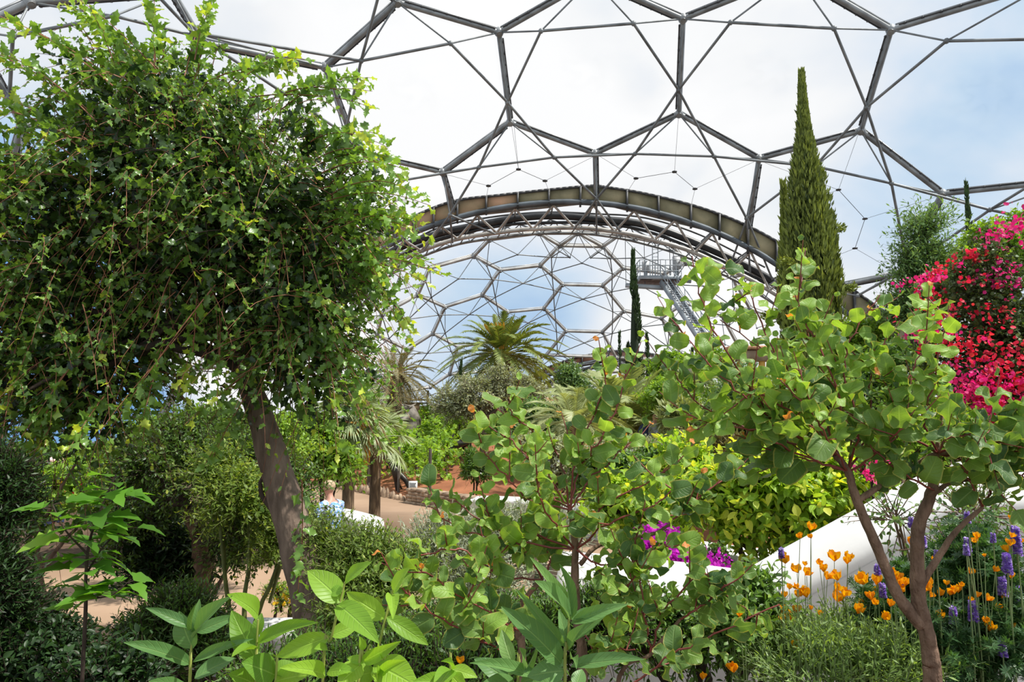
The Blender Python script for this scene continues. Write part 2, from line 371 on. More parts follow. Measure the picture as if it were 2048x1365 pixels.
def hit(px, py, C, R):
    d = W(px, py, 1.0) - EYE; d = d / np.linalg.norm(d); o = EYE - C
    b = d @ o; c = o @ o - R * R; disc = b * b - c
    t = -b + math.sqrt(disc) if disc > 0 else -b
    p = EYE + d * t
    if disc <= 0: p = C + (p - C) / np.linalg.norm(p - C) * R
    return p
def dome(root, C, R, nodes, loops, over, h, r_out, r_in, r_st, extra, film=True, rails=True, skip=()):
    C = np.array(C, float)
    N = {k: hit(v[0], v[1], C, R) for k, v in nodes.items()}
    edges = {}
    for lp in loops:
        for a, b in zip(lp, lp[1:] + lp[:1]): edges[tuple(sorted((a, b)))] = 1
    for a, b in extra: edges[tuple(sorted((a, b)))] = 1
    inner = {}
    for (a, b) in edges:
        if (a, b) in skip: continue
        ov = over.get((a, b)) or over.get((b, a))
        if ov: inner[(a, b)] = hit(ov[0], ov[1], C, R - h)
        else:
            m_ = (N[a] + N[b]) / 2; inner[(a, b)] = C + (m_ - C) / np.linalg.norm(m_ - C) * (R - h)
    for (a, b) in edges:
        t = MB(); p, q = N[a], N[b]; t.tube(np.array([p, q]), r_out, 10)
        if rails:
            up = nrm((p + q) / 2 - C); sd = nrm(np.cross(q - p, up))
            for sgn in (-1, 1):
                o1 = up * r_out * 1.45 + sd * sgn * r_out * 0.75
                t.beam(p + o1 + (q - p) * 0.03, q + o1 - (q - p) * 0.03, r_out * 0.35, r_out * 0.5)
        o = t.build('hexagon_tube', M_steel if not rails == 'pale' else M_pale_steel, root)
        if rails is True:
            t = MB(); l = np.linalg.norm(q - p); up = nrm((p + q) / 2 - C)
            sd = nrm(np.cross(q - p, up)); o1 = sd * r_out * 1.25 - up * r_out * 0.2
            P = np.array([p + o1 + (q - p) * s_ for s_ in (0.06, 0.3, 0.6, 0.94)]); t.tube(P, r_out * 0.26, 6)
            for s_ in np.arange(0.1, 0.95, 0.12): t.box(p + o1 * 0.9 + (q - p) * s_, (r_out * 0.7,) * 3)
            t.build('air_hose', M_rail, o)
    used = set(x for e_ in edges for x in e_)
    for k in used:
        t = MB(); t.ball(N[k], r_out * 1.75, 7); up = nrm(N[k] - C)
        t.tube(np.array([N[k] - up * r_out * 1.6, N[k] + up * r_out * 2.2]), r_out * 1.1, 10)
        t.build('node_joint', M_steel, root)
    bars = set()
    for lp in loops:
        es = [tuple(sorted((a, b))) for a, b in zip(lp, lp[1:] + lp[:1])]
        es = [e_ for e_ in es if e_ in inner]
        if len(es) < 3: continue
        for a, b in zip(es, es[1:] + es[:1]):
            sh = set(a) & set(b)
            if sh: bars.add(tuple(sorted((a, b))))
    for a, b in bars:
        t = MB(); t.tube(np.array([inner[a], inner[b]]), r_in, 8)
        d = nrm(inner[b] - inner[a]); t.tube(np.array([inner[a] - d * .05, inner[a] + d * r_in * 5]), r_in * 0.55, 6)
        t.build('inner_bar', M_steel_thin, root)
    for k in used:
        for e_, p in inner.items():
            if k in e_:
                t = MB(); t.tube(np.array([N[k], p]), r_st, 6); t.build('strut', M_steel_thin, root)
    for e_, p in inner.items():
        t = MB(); t.ball(p, r_in * 1.9, 6); t.build('inner_joint', M_steel_thin, root)
    if film:
        for lp in loops:
            P = np.array([N[k] for k in lp]); c = P.mean(0); up = nrm(c - C); n = len(P); rings = 5; V = [c + up * 0.9]; Q = []; T = []
            for r_ in range(1, rings + 1):
                f = r_ / rings
                for i in range(n): 
                    for s_ in (0, 0.5): 
                        b_ = P[i] * (1 - s_) + P[(i + 1) % n] * s_
                        V.append(c + (b_ - c) * f + up * 0.9 * (1 - f * f))
            m2 = 2 * n
            for i in range(m2): T.append([0, 1 + i, 1 + (i + 1) % m2])
            for r_ in range(rings - 1):
                for i in range(m2):
                    a = 1 + r_ * m2 + i; b = 1 + r_ * m2 + (i + 1) % m2; Q.append([a, b, b + m2, a + m2])
            t = MB(); t.add(np.array(V), Q, T); t.build('film_pillow', M_film, root)
    return N, inner

C1 = (4.0, 12.0, -10.5); R1 = 38.2
near = {'A': (795, 5), 'B': (650, 135), 'C': (998, 65), 'D': (1020, 245), 'E': (715, 305), 'F': (885, 345), 'G': (1190, 308), 'H': (1358, 228), 'I': (1366, 38),
        'J': (1518, 318), 'K': (1722, 262), 'Lq': (1782, 60), 'M': (1885, 388), 'N': (1185, -42), 'N3': (1591, -52), 'N4': (2110, -40), 'N5': (2300, 120), 'N6': (2150, 360),
        'F1': (910, 432), 'G1': (1192, 402), 'J1': (1494, 478), 'O': (1800, 548), 'O1': (1640, 580), 'R': (404, 85), 'U': (345, -15), 'A2': (700, -120), 'X': (60, 5), 'Y': (-60, 60), 'Z': (45, 250),
        'a': (600, 430), 'b': (330, 250), 'c': (420, 420), 'd': (290, 570), 'e2': (90, 600), 'e': (-10, 430), 'g': (370, 740), 'j': (560, 720), 'i': (680, 560),
        'h': (25, 735), 'm': (300, 880), 'n': (100, 900), 'P2': (2250, 520), 'P3': (2120, 660), 'P4': (1880, 660), 'V': (180, -150)}
loops1 = [list('ACDFEB'), ['C', 'N', 'I', 'H', 'G', 'D'], ['I', 'N3', 'Lq', 'K', 'J', 'H'], ['Lq', 'N4', 'N5', 'N6', 'M', 'K'],
          ['F', 'D', 'G', 'G1', 'F1'], ['G', 'H', 'J', 'J1', 'G1'], ['J', 'K', 'M', 'O', 'O1', 'J1'], ['M', 'N6', 'P2', 'P3', 'P4', 'O'],
          ['B', 'E', 'a', 'c', 'b', 'R'], ['R', 'U', 'X', 'Y', 'Z', 'b'], ['b', 'c', 'd', 'e2', 'e', 'Z'], ['c', 'a', 'i', 'j', 'g', 'd'], ['h', 'e2', 'd', 'g', 'm', 'n'],
          ['A', 'B', 'R', 'U', 'V', 'A2']]
over1 = {('C', 'D'): (1015, 205), ('A', 'C'): (901, 87), ('A', 'B'): (722, 122), ('B', 'E'): (690, 268), ('E', 'F'): (805, 361), ('D', 'F'): (958, 335), ('D', 'G'): (1108, 315),
         ('F', 'F1'): (900, 430), ('G', 'G1'): (1193, 398), ('G', 'H'): (1270, 308), ('H', 'I'): (1357, 180), ('C', 'N'): (1082, 62), ('N', 'I'): (1267, 47), ('I', 'N3'): (1461, 45),
         ('Lq', 'N3'): (1668, 57), ('Lq', 'K'): (1733, 215), ('K', 'J'): (1630, 333), ('H', 'J'): (1428, 313), ('J', 'J1'): (1493, 437), ('K', 'M'): (1783, 367), ('Lq', 'N4'): (1893, 82),
         ('M', 'N6'): (1980, 420), ('M', 'O'): (1815, 535), ('O', 'O1'): (1715, 592), ('B', 'R'): (385, 65)}
skip1 = {('F1', 'G1'), ('G1', 'J1'), ('J1', 'O1'), ('J1', 'O1')}
roof = thing('ceiling', 'steel hexagon lattice dome with clear film pillows close overhead', 'dome roof', (4, 12, 0), kind='structure')
N1, I1 = dome(roof, C1, R1, near, loops1, over1, 1.5, 0.135, 0.068, 0.042, [], skip=skip1)

C2 = (5.0, 46.0, -10.5); R2 = 26.7
far = {'a': (1120, 492), 'b': (1206, 494), 'c': (1246, 537), 'd': (1206, 572), 'e': (1125, 570), 'f': (1081, 532), 'g': (1248, 623), 'h': (1205, 665), 'i': (1132, 663), 'j': (1088, 618),
       'k': (1015, 625), 'l': (965, 591), 'm': (1000, 541), 'n': (979, 480), 'o': (948, 513), 'p': (1077, 467), 'q': (1156, 467), 'r': (1240, 470), 's': (890, 615), 't': (836, 591), 'u': (860, 537),
       'v': (915, 694), 'w': (866, 668), 'x': (990, 685), 'y': (1093, 711), 'z': (1040, 735), 'A': (764, 630), 'B': (723, 573), 'C': (809, 525), 'D': (755, 672), 'E': (815, 700), 'Fa': (900, 749),
       'G': (860, 775), 'H': (780, 790), 'I': (1330, 548), 'J': (1370, 607), 'K': (1323, 637), 'La': (1372, 527), 'M': (1345, 492), 'N': (1464, 555), 'O': (1500, 618), 'P': (1443, 631),
       'Q': (1360, 705), 'R': (1300, 720), 'S': (1232, 716), 'T': (1510, 545), 'U': (690, 690), 'V': (700, 745), 'X': (960, 745), 'Y': (640, 640), 'Z1': (1480, 700), 'Z2': (1420, 730), 'Z3': (1560, 640)}
loops2 = [list('abcdef'), list('dcghij') and ['e', 'd', 'g', 'h', 'i', 'j'], ['b', 'r', 'M', 'La', 'I', 'c'], ['c', 'I', 'J', 'K', 'g', 'd'], ['f', 'e', 'j', 'k', 'l', 'm'], ['n', 'p', 'a', 'f', 'm', 'o'],
          ['o', 'm', 'l', 's', 't', 'u'], ['l', 'k', 'x', 'v', 'w', 's'], ['j', 'i', 'y', 'z', 'x', 'k'], ['C', 'u', 't', 'A', 'B'], ['A', 't', 's', 'w', 'E', 'D'], ['w', 'v', 'Fa', 'G', 'H', 'E'],
          ['I', 'La', 'N', 'O', 'P', 'J'], ['g', 'K', 'Q', 'R', 'S', 'h'], ['K', 'J', 'P', 'Z1', 'Z2', 'Q'], ['p', 'q', 'a'], ['q', 'r', 'b'], ['h', 'S', 'y', 'i'], ['B', 'A', 'D', 'U', 'Y'], ['D', 'E', 'H', 'V', 'U'],
          ['v', 'x', 'z', 'X', 'Fa']]
roof2 = thing('ceiling', 'smaller steel hexagon dome seen beyond the great arch', 'dome roof', (5, 46, 0), kind='structure')
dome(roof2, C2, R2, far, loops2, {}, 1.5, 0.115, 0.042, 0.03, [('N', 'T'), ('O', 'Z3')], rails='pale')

for a, b in [((900, 430), (845, 505)), ((900, 430), (990, 468)), ((1193, 398), (1148, 459)), ((1193, 398), (1240, 463)), ((1494, 437), (1462, 527)), ((1494, 437), (1545, 560)), ((1193, 402), (1193, 470)), ((900, 430), (905, 486)), ((1494, 440), (1500, 545))]:
    t = MB(); t.tube(np.array([W(*a, 39.2), W(*b, 41)]), 0.06, 8); t.build('inner_bar', M_steel_thin, roof)
# ------------------------------------------------------------------ cable net with little discs under the near dome
net = thing('cable_net', 'thin wire cables joined by small discs under the near dome', 'cable net', W(1190, 300, 34))
cn = {0: (1037, 339), 1: (977, 372), 2: (1090, 362), 3: (1272, 357), 4: (1349, 344), 5: (1390, 378), 6: (1677, 380), 7: (1730, 438), 8: (1710, 497)}
Yc = 35.0
for k, (x, y) in cn.items():
    t = MB(); p = W(x, y, Yc); t.lathe(p, [[0, -.04], [.13, -.03], [.13, .03], [0, .04]], 10); t.build('disc', M_rail, net)
for a, b in [(0, 1), (0, 2), (3, 4), (4, 5), (6, 7), (7, 8)] + [(0, (1028, 250)), (0, (1023, 250)), (1, (888, 348)), (1, (972, 398)), (2, (1099, 386)), (2, (1186, 314)), (3, (1198, 312)), (3, (1254, 385)), (4, (1357, 234)), (5, (1382, 412)),
          (5, (1512, 322)), (6, (1716, 270)), (6, (1640, 393)), (7, (1880, 392)), (8, (1640, 525)), (8, (1795, 546)), (6, (1530, 326))]:
    P_ = W(*cn[a], Yc); Q_ = W(*cn[b], Yc) if isinstance(b, int) else W(*b, Yc)
    t = MB(); t.tube(np.array([P_, Q_]), 0.014 if isinstance(b, int) else 0.009, 5); t.build('cable', M_rail, net)

# ------------------------------------------------------------------ lattice arches
def arch(label, Y, top, up, low, duct, bx, px_, matp, s=1.0, dz=3.4, mul=1.0):
    root = thing('arch_truss', label, 'arch', W(up[len(up) // 2][0], 700, Y), kind='structure')
    T_ = spline(pxl(top, Y), 8); U = spline(pxl(up, Y), 8); Lw = spline(pxl(low, Y + 1.6 * s), 8)
    def at(P, x): 
        i = np.clip(np.searchsorted(P[:, 0], x), 1, len(P) - 1); f = (x - P[i - 1, 0]) / (P[i, 0] - P[i - 1, 0] + 1e-9); return P[i - 1] * (1 - f) + P[i] * f
    def X(px, Yq): return (px - 1024) / F * Yq * 1.0
    def atp(P, px):    # point of the curve seen at a column
        q = (P[:, 0] / (P[:, 1] + 0 * P[:, 0])) ; i = np.argmin(np.abs(P[:, 0] / ((P[:, 1] * math.cos(PITCH) + (P[:, 2] - 2.4) * math.sin(PITCH))) * F + 1024 - px)); return P[i]
    Tf = spline(pxl(top, Y), 40); Uf = spline(pxl(up, Y), 40); Lf = spline(pxl(low, Y + 1.6 * s), 40)
    # fascia panels with mullions between
    for i in range(len(px_) - 1):
        a, b, c, d = atp(Tf, px_[i]), atp(Tf, px_[i + 1]), atp(Uf, px_[i]), atp(Uf, px_[i + 1])
        th = np.array([0, 0.07, 0])
        V = [a, b, d, c, a + th, b + th, d + th, c + th]
        t = MB(); t.add(V, [[0, 1, 2, 3], [7, 6, 5, 4], [0, 4, 5, 1], [2, 6, 7, 3], [1, 5, 6, 2], [3, 7, 4, 0]]); t.build('fascia_panel', matp(i), root, smooth=False)
        t = MB(); t.beam(a - th, c - th - (a - c) * 0.35, 0.11 * s, 0.16 * s); t.build('mullion', M_rail, root)
    t = MB(); 
    for p, q in zip(T_[:-1], T_[1:]): t.beam(p, q, 0.22 * s, 0.13 * s)
    t.build('top_rail', M_rail, root)
    t = MB()
    t.tube(U, 0.19 * s, 4)
    t.build('upper_chord', M_chord, root)
    Ub = U + np.array([0, dz * s, 0.1]); t = MB(); t.tube(Ub, 0.15 * s, 8); t.build('upper_chord', M_steel, root)
    t = MB(); t.tube(Lw, 0.135 * s, 10); t.build('lower_chord', M_pale_steel, root)
    L2 = Lw + np.array([0, 2.2 * s, 0.25]); t = MB(); t.tube(L2, 0.09 * s, 8); t.build('lower_chord', M_steel, root)
    for q_, r_, m_ in duct:
        t = MB(); t.tube(spline(pxl(q_, Y + 2.4 * s), 6), r_, 8); t.build('pipe', m_, root)
    for i in range(len(bx) - 1):
        a = atp(Lf, bx[i]); b = atp(Lf, bx[i + 1]); m_ = atp(Uf, (bx[i] + bx[i + 1]) / 2)
        for p in (a, b):
            t = MB(); t.tube(np.array([p, m_ + [0, 0.1, -0.15]]), 0.07 * s, 8); t.build('brace', M_pale_steel, root)
            t = MB(); t.tube(np.array([p, m_ + [0, dz * s, -0.1]]), 0.06 * s, 6); t.build('brace', M_steel, root)
        t = MB(); t.tube(np.array([m_, m_ + [0, dz * s, 0]]), 0.05 * s, 6); t.build('cross_tie', M_steel, root)
        t = MB(); t.tube(np.array([a + [0, 2.2 * s, .25], m_ + [0, 0, -.1]]), 0.045 * s, 6); t.build('cross_tie', M_steel, root)
        # light inner lattice behind
        for f in (0.25, 0.75):
            q1 = a * (1 - f) + b * f; t = MB(); t.tube(np.array([q1 + [0, 2.2 * s, .3], m_ + [0.3 * s, dz * s, -.2]]), 0.035 * s, 5); t.tube(np.array([q1 + [0, 2.2 * s, .3], m_ + [-0.9 * s, dz * s, -.2]]), 0.03 * s, 5)
            t.build('lattice_rod', M_steel_thin, root)
    return root
top1 = [(640, 560), (700, 500), (800, 447), (900, 405), (1000, 391), (1100, 380), (1188, 372), (1205, 374), (1290, 388), (1400, 416), (1500, 455), (1600, 512), (1700, 577), (1790, 642), (1880, 720)]
up1 = [(640, 610), (700, 545), (800, 478), (900, 440), (1000, 416), (1100, 405), (1190, 406), (1290, 420), (1400, 452), (1500, 497), (1600, 560), (1700, 632), (1780, 700), (1860, 780)]
low1 = [(640, 690), (690, 630), (740, 572), (800, 522), (900, 482), (1000, 465), (1070, 458), (1160, 456), (1240, 465), (1300, 478), (1380, 502), (1450, 534), (1520, 570), (1600, 622), (1680, 690), (1740, 750)]
d1 = [([(660, 640), (760, 520), (860, 473), (950, 452), (1040, 436), (1110, 432), (1190, 438), (1290, 450), (1400, 490), (1530, 553), (1620, 625)], 0.24, M_duct),
      ([(700, 560), (860, 463), (960, 438), (1080, 425), (1190, 428), (1290, 436), (1400, 470), (1530, 535)], 0.06, M_rail),
      ([(740, 545), (860, 486), (1000, 452), (1100, 446), (1190, 447), (1290, 462), (1420, 512), (1530, 566)], 0.1, M_duct)]
bx1 = [700, 770, 843, 915, 993, 1067, 1148, 1229, 1310, 1389, 1464, 1540, 1612, 1680]
pn1 = [700, 745, 790, 828, 868, 914, 973, 1036, 1098, 1160, 1192, 1253, 1316, 1380, 1437, 1494, 1552, 1610, 1660, 1708, 1750, 1790, 1830, 1870]
arch('great steel lattice arch with brown panel fascia spanning the middle of the garden', 40.0, top1, up1, low1, d1, bx1, pn1, lambda i: M_panel if i < 7 else M_panel_g)
top2 = [(960, 830), (1010, 783), (1060, 752), (1100, 733), (1150, 716), (1200, 706), (1232, 702), (1280, 705), (1330, 714), (1390, 735), (1450, 765)]
up2 = [(960, 850), (1010, 800), (1060, 768), (1100, 749), (1150, 732), (1200, 722), (1235, 718), (1280, 720), (1330, 730), (1390, 752), (1450, 785)]
low2 = [(965, 895), (1010, 843), (1060, 800), (1100, 778), (1150, 758), (1200, 748), (1235, 744), (1280, 746), (1330, 757), (1390, 780), (1440, 810)]
arch('distant lattice arch with red-brown fascia low behind the palms', 66.0, top2, up2, low2, [([(975, 860), (1060, 785), (1150, 745), (1235, 730), (1330, 742), (1430, 790)], 0.2, M_duct)],
     [985, 1022, 1060, 1097, 1135, 1172, 1210, 1247, 1285, 1322, 1360, 1400], [985, 1020, 1056, 1092, 1128, 1164, 1200, 1236, 1272, 1308, 1344, 1380, 1420], lambda i: M_panel_r, s=1.15)
hx = thing('ceiling', 'far low dome tubes glimpsed under the distant arch', 'dome roof', W(1100, 800, 74), kind='structure')
for a, b in [((1030, 800), (1125, 762)), ((1040, 812), (1120, 782)), ((1125, 762), (1180, 775)), ((1120, 782), (1105, 815)), ((1180, 775), (1230, 757)), ((1230, 757), (1290, 775)), ((1180, 775), (1175, 815)), ((1290, 775), (1350, 768)), ((1290, 775), (1295, 812)), ((1060, 765), (1110, 745))]:
    t = MB(); t.tube(np.array([W(*a, 74), W(*b, 74)]), 0.16, 8); t.build('hexagon_tube', M_pale_steel, hx)

# ------------------------------------------------------------------ service platform with stair
pf = thing('service_platform', 'grey steel service platform hanging below the great arch', 'platform', W(1320, 556, 43))
M_plat = solid('platform_steel', (0.42, 0.47, 0.50), 0.5, 0.12, 1.5, metal=0.2)
M_under = solid('rusty_grating', (0.22, 0.17, 0.15), 0.7, 0.2, 6.0)
zp = W(1320, 556, 43)[2]
def PX(px, Y): return (px - 1024) / F * Y * 1.012
xa, xb, xc_, xd = PX(1281, 43), PX(1323, 43), PX(1364, 43), PX(1288, 45)
t = MB(); t.box(((xa + xc_) / 2, 43.8, zp - 0.12), (xc_ - xa, 1.7, 0.06)); t.build('deck', M_under, pf)
t = MB(); t.beam((xa, 43, zp), (xc_, 43, zp), 0.1, 0.28); t.beam((xa, 44.7, zp), (xc_, 44.7, zp), 0.1, 0.28); t.beam((xa, 43, zp), (xa, 44.7, zp), 0.1, 0.28); t.beam((xc_, 43, zp), (xc_, 44.7, zp), 0.1, 0.28)
t.build('edge_beam', M_plat, pf)
t = MB(); t.beam(W(1251, 571, 43.2), W(1336, 577, 43.2), 0.2, 0.26); t.beam(W(1345, 560, 44), W(1382, 563, 44), 0.2, 0.22); t.build('support_beam', M_plat, pf)
for Yr in (43.0, 44.7):
    t = MB()
    for x in np.linspace(xa, xc_, 9): t.tube(np.array([[x, Yr, zp], [x, Yr, zp + 1.15]]), 0.022, 6)
    for zz in (0.45, 0.8, 1.15): t.tube(np.array([[xa, Yr, zp + zz], [xc_, Yr, zp + zz]]), 0.024, 6)
    t.build('railing', M_plat, pf)
for Yx in (xa, xc_):
    t = MB(); t.tube(np.array([[Yx, 43.85, zp], [Yx, 43.85, zp + 1.15]]), 0.022, 6)
    for zz in (0.45, 0.8, 1.15): t.tube(np.array([[Yx, 43, zp + zz], [Yx, 44.7, zp + zz]]), 0.03, 6)
    t.build('railing', M_plat, pf)
for a in (1252, 1290, 1341): 
    t = MB(); q = W(a, 570, 43.3); t.tube(np.array([q, q + [0, 0, 3.2]]), 0.02, 5); t.build('hanger_wire', M_rail, pf)
for (px, py, w_, h_) in [(1291, 533, 0.42, 0.55), (1353, 526, 0.46, 0.72)]:
    cb = thing('control_cabinet', 'pale grey control cabinet on the %s end of the platform' % ('railed narrow' if px < 1300 else 'wide stair'), 'cabinet', W(px, py, 43.6))
    p = W(px, py, 43.6); M_cab = M_cab if 'M_cab' in globals() else solid('pale_grey_enamel', (0.62, 0.64, 0.66), 0.4, 0.05, 2)
    t = MB(); t.box(p, (w_, 0.3, h_ * 1.15)); t.build('cabinet_body', M_cab, cb)
    t = MB(); t.box(p + [0, -.17, 0], (w_ * 0.86, 0.03, h_)); d_ = t.build('door', M_cab, cb)
    t = MB(); t.box(p + [w_ * .32, -.2, 0], (0.03, 0.03, 0.12)); t.build('handle', M_rail, d_)
    t = MB(); t.box(p + [0, 0, -h_ * .6 - 0.25], (w_ * .5, 0.2, 0.5)); t.build('stand', M_plat, cb)
ld = thing('ladder', 'thin steel ladder rising from the platform to the arch', 'ladder', W(1311, 553, 44))
t = MB()
for px in (1305, 1316): t.tube(np.array([W(px, 553, 44), W(px, 478, 44)]), 0.03, 6)
t.build('side_rail', M_plat, ld)
for y in np.arange(484, 552, 7.5):
    t = MB(); t.tube(np.array([W(1305, y, 44), W(1316, y, 44)]), 0.02, 6); t.build('rung', M_plat, ld)
st = thing('steel_stair', 'long open steel stair descending from the platform', 'stair', W(1420, 690, 41))
sA = W(1340, 565, 43.4); sB = W(1475, 765, 38.5); dv = sB - sA; ax = nrm(np.cross(dv, [0, 0, 1.0]))
for s_ in (0, 1):
    t = MB(); t.beam(sA + ax * 0.75 * s_, sB + ax * 0.75 * s_, 0.06, 0.3); t.build('stringer', M_plat, st)
    t = MB(); up = np.array([0, 0, 1.0])
    for zz in (0.5, 1.0): t.tube(np.array([sA + ax * .75 * s_ + up * zz, sB + ax * .75 * s_ + up * zz]), 0.03, 6)
    for f in np.linspace(0, 1, 9): q = sA + dv * f + ax * .75 * s_; t.tube(np.array([q, q + up]), 0.025, 6)
    t.build('handrail', M_plat, st)
for f in np.linspace(0.01, 0.99, 40):
    t = MB(); q = sA + dv * f + ax * 0.375; dh = nrm(np.array([dv[0], dv[1], 0])); R_ = np.stack([nrm(np.array([ax[0], ax[1], 0])), dh, [0, 0, 1.0]], 1); t.box(q, (0.75, 0.24, 0.035), R_); t.build('tread', M_plat, st)

# ------------------------------------------------------------------ terrain
M_soil = solid('dark_bed_soil', (0.10, 0.065, 0.042), 0.95, 0.3, 3.0, bump=0.8, col2=(0.045, 0.03, 0.02), spec=0.1)
M_terra = solid('terracotta_soil', (0.36, 0.15, 0.08), 0.95, 0.1, 1.2, bump=0.6, col2=(0.27, 0.11, 0.06), spec=0.1, bscale=14)
M_path = solid('sandy_paving', (0.36, 0.25, 0.17), 0.9, 0.05, 0.7, bump=0.1, col2=(0.31, 0.21, 0.14), spec=0.15, bscale=40)
def terrain(name, x0, x1, y0, y1, st_, mt, dz=0.0, mask=None, **kw):
    xs = np.arange(x0, x1 + st_ / 2, st_); ys = np.arange(y0, y1 + st_ / 2, st_); X_, Y_ = np.meshgrid(xs, ys)
    Z = ground(X_, Y_) + dz + 0.02 * np.sin(X_ * 3.1 + np.sin(Y_ * 2.3)) * np.cos(Y_ * 2.7)
    V = np.stack([X_, Y_, Z], -1).reshape(-1, 3); nx = len(xs); i, j = np.meshgrid(np.arange(len(ys) - 1), np.arange(nx - 1), indexing='ij')
    q = np.stack([i * nx + j, i * nx + j + 1, (i + 1) * nx + j + 1, (i + 1) * nx + j], -1).reshape(-1, 4)
    if mask is not None: c = V[q].mean(1); q = q[mask(c[:, 0], c[:, 1])]
    t = MB(); t.add(V, q); return tag(t.build(name, mt, None), kind='structure', **kw)
terrain('ground', -34, 36, -2.5, 78, 0.5, M_soil)
def vmask(x, y): bl = np.where(x > -1, 17.6, 18.0 - 1.15 * (x + 1.0)); return (y > bl + 0.15) & (x < 4.0 + 0 * y) & (x > -17)
terrain('ground', -17, 4, 17, 44, 0.35, M_terra, 0.045, vmask)
terrain('ground', 2.5, 6, 9.5, 13.5, 0.25, M_terra, 0.04, lambda x, y: ((x - 4.1) / 1.5) ** 2 + ((y - 11.6) / 1.8) ** 2 < 1)
pathpoly = [(-16, 6.0), (-5.5, 6.9), (-1.3, 6.9), (0.6, 8.8), (1.6, 11.5), (2.4, 14.6), (2.2, 17.2), (-1.0, 17.5), (-3.2, 20.0), (-6.0, 23.4), (-8.2, 24.8), (-9.2, 23.6), (-6.6, 19.6), (-3.9, 16.9), (-2.45, 14.6), (-2.35, 13.3), (-3.3, 12.3), (-5.4, 11.2), (-16, 11.0)]
cx_ = np.array([-0.8, 12.5]); V = [[cx_[0], cx_[1], 0.035]]; 
PP = spline(np.array(pathpoly + pathpoly[:1]), 5)[:-1]
# the paving follows flat ground; its rim is turned down
t = MB(); n_ = len(PP); Vs = [[cx_[0], cx_[1], 0.04]]; Tr = []
for p in PP: Vs.append([p[0], p[1], 0.04])
for p in PP: q = cx_ + (p - cx_) * 1.004; Vs.append([q[0], q[1], -0.03])
from mathutils.geometry import tessellate_polygon
for a_, b_, c_ in tessellate_polygon([[Vector((p[0], p[1], 0)) for p in PP]]):
    q = [a_, b_, c_]; 
    if np.cross(PP[b_] - PP[a_], PP[c_] - PP[a_]) < 0: q = [a_, c_, b_]
    Tr.append([1 + i for i in q])
t.add(Vs, [[1 + i, 1 + n_ + i, 1 + n_ + (i + 1) % n_, 1 + (i + 1) % n_] for i in range(n_)], Tr); tag(t.build('path', M_path, None, smooth=False), kind='structure')

# ------------------------------------------------------------------ white walls
M_white = solid('white_render', (0.70, 0.70, 0.69), 0.75, 0.015, 1.5, bump=0.12, col2=(0.63, 0.62, 0.60), spec=0.2, bscale=7)
def wallrun(name, tops, th, label, cat, drop=0.16, bottom=None, parent=None, lip=True):
    """rendered wall along tops (x,y,ztop) with a rounded, slanting coping"""
    P = spline(tops, 8); n = len(P); d = np.gradient(P, axis=0); d[:, 2] = 0; d = nrm(d); s_ = np.stack([d[:, 1], -d[:, 0], np.zeros(n)], 1)  # towards the camera side
    prof = [(-0.5, None), (-0.5, -0.10), (-0.42, -0.03), (-0.25, 0.0), (0.1, -0.02 - drop * 0.25), (0.40, -drop * 0.7), (0.5, -drop), (0.53, -drop - 0.05), (0.50, -drop - 0.10), (0.50, None)]
    V = []
    for i in range(n):
        zb = bottom if bottom is not None else gz(P[i, 0], P[i, 1]) - 0.25
        for (u, v) in prof:
            q = P[i] + s_[i] * u * th; q[2] = (P[i, 2] + v) if v is not None else min(zb, P[i, 2] - drop - 0.15); V.append(q)
    m_ = len(prof); Q = [[i * m_ + j, (i + 1) * m_ + j, (i + 1) * m_ + j + 1, i * m_ + j + 1] for i in range(n - 1) for j in range(m_ - 1)]
    T_ = []
    for b0, fl in ((0, 1), ((n - 1) * m_, 0)):
        for j in range(1, m_ - 1): T_.append([b0, b0 + j, b0 + j + 1] if fl else [b0, b0 + j + 1, b0 + j])
    t = MB(); t.add(V, Q, T_); o = t.build(name, M_white, parent)
    if parent is None: tag(o, label, cat)
    return o
wallrun('ramp_wall', pxl([(1120, 1108, 5.6), (1240, 1117, 5.5), (1380, 1132, 5.45), (1480, 1144, 5.4), (1512, 1138, 5.4), (1560, 1112, 5.4), (1700, 1036, 5.4), (1800, 981, 5.4), (1862, 951, 5.4), (1900, 942, 5.4), (2000, 940, 5.4), (2150, 938, 5.4)]), 0.42,
        'smooth white rendered wall sloping up to the right behind the poppies', 'wall', drop=0.2)
t = MB(); q = W(1932, 926, 5.9); t.lathe((q[0], q[1], gz(q[0], q[1]) - 0.1), [[0.16, 0], [0.16, q[2] - 0.75 - gz(q[0], q[1]) + 0.1 + 0.6], [0.15, q[2] - gz(q[0], q[1]) + 0.02], [0.1, q[2] - gz(q[0], q[1]) + 0.09], [0, q[2] - gz(q[0], q[1]) + 0.12]], 16)
tag(t.build('gate_pillar', M_white), 'round topped white pillar behind the sloping wall', 'pillar')
wallrun('low_wall', np.array([[-3.3, 7.2, .42], [-2.75, 6.9, .47], [-2.1, 6.75, .5], [-1.5, 6.9, .5], [-0.9, 7.3, .46]]), 0.34, 'low curved white wall behind the leaning tree trunk', 'wall', drop=0.06)
wallrun('low_wall', np.array([[-5.4, 15.2, .55], [-4.3, 14.6, .56], [-3.3, 13.9, .56], [-2.75, 13.5, .5], [-2.62, 13.4, .46]]), 0.6, 'low white wall beside the visitor in blue at the path', 'wall', drop=0.04)
wallrun('low_wall', np.array([[-0.82, 15.6, .62], [-0.5, 15.45, .64], [0.2, 15.2, .64], [1.0, 14.6, .62], [1.9, 13.6, .6]]), 0.5, 'white wall end at the foot of the stone edged bank', 'wall', drop=0.05)
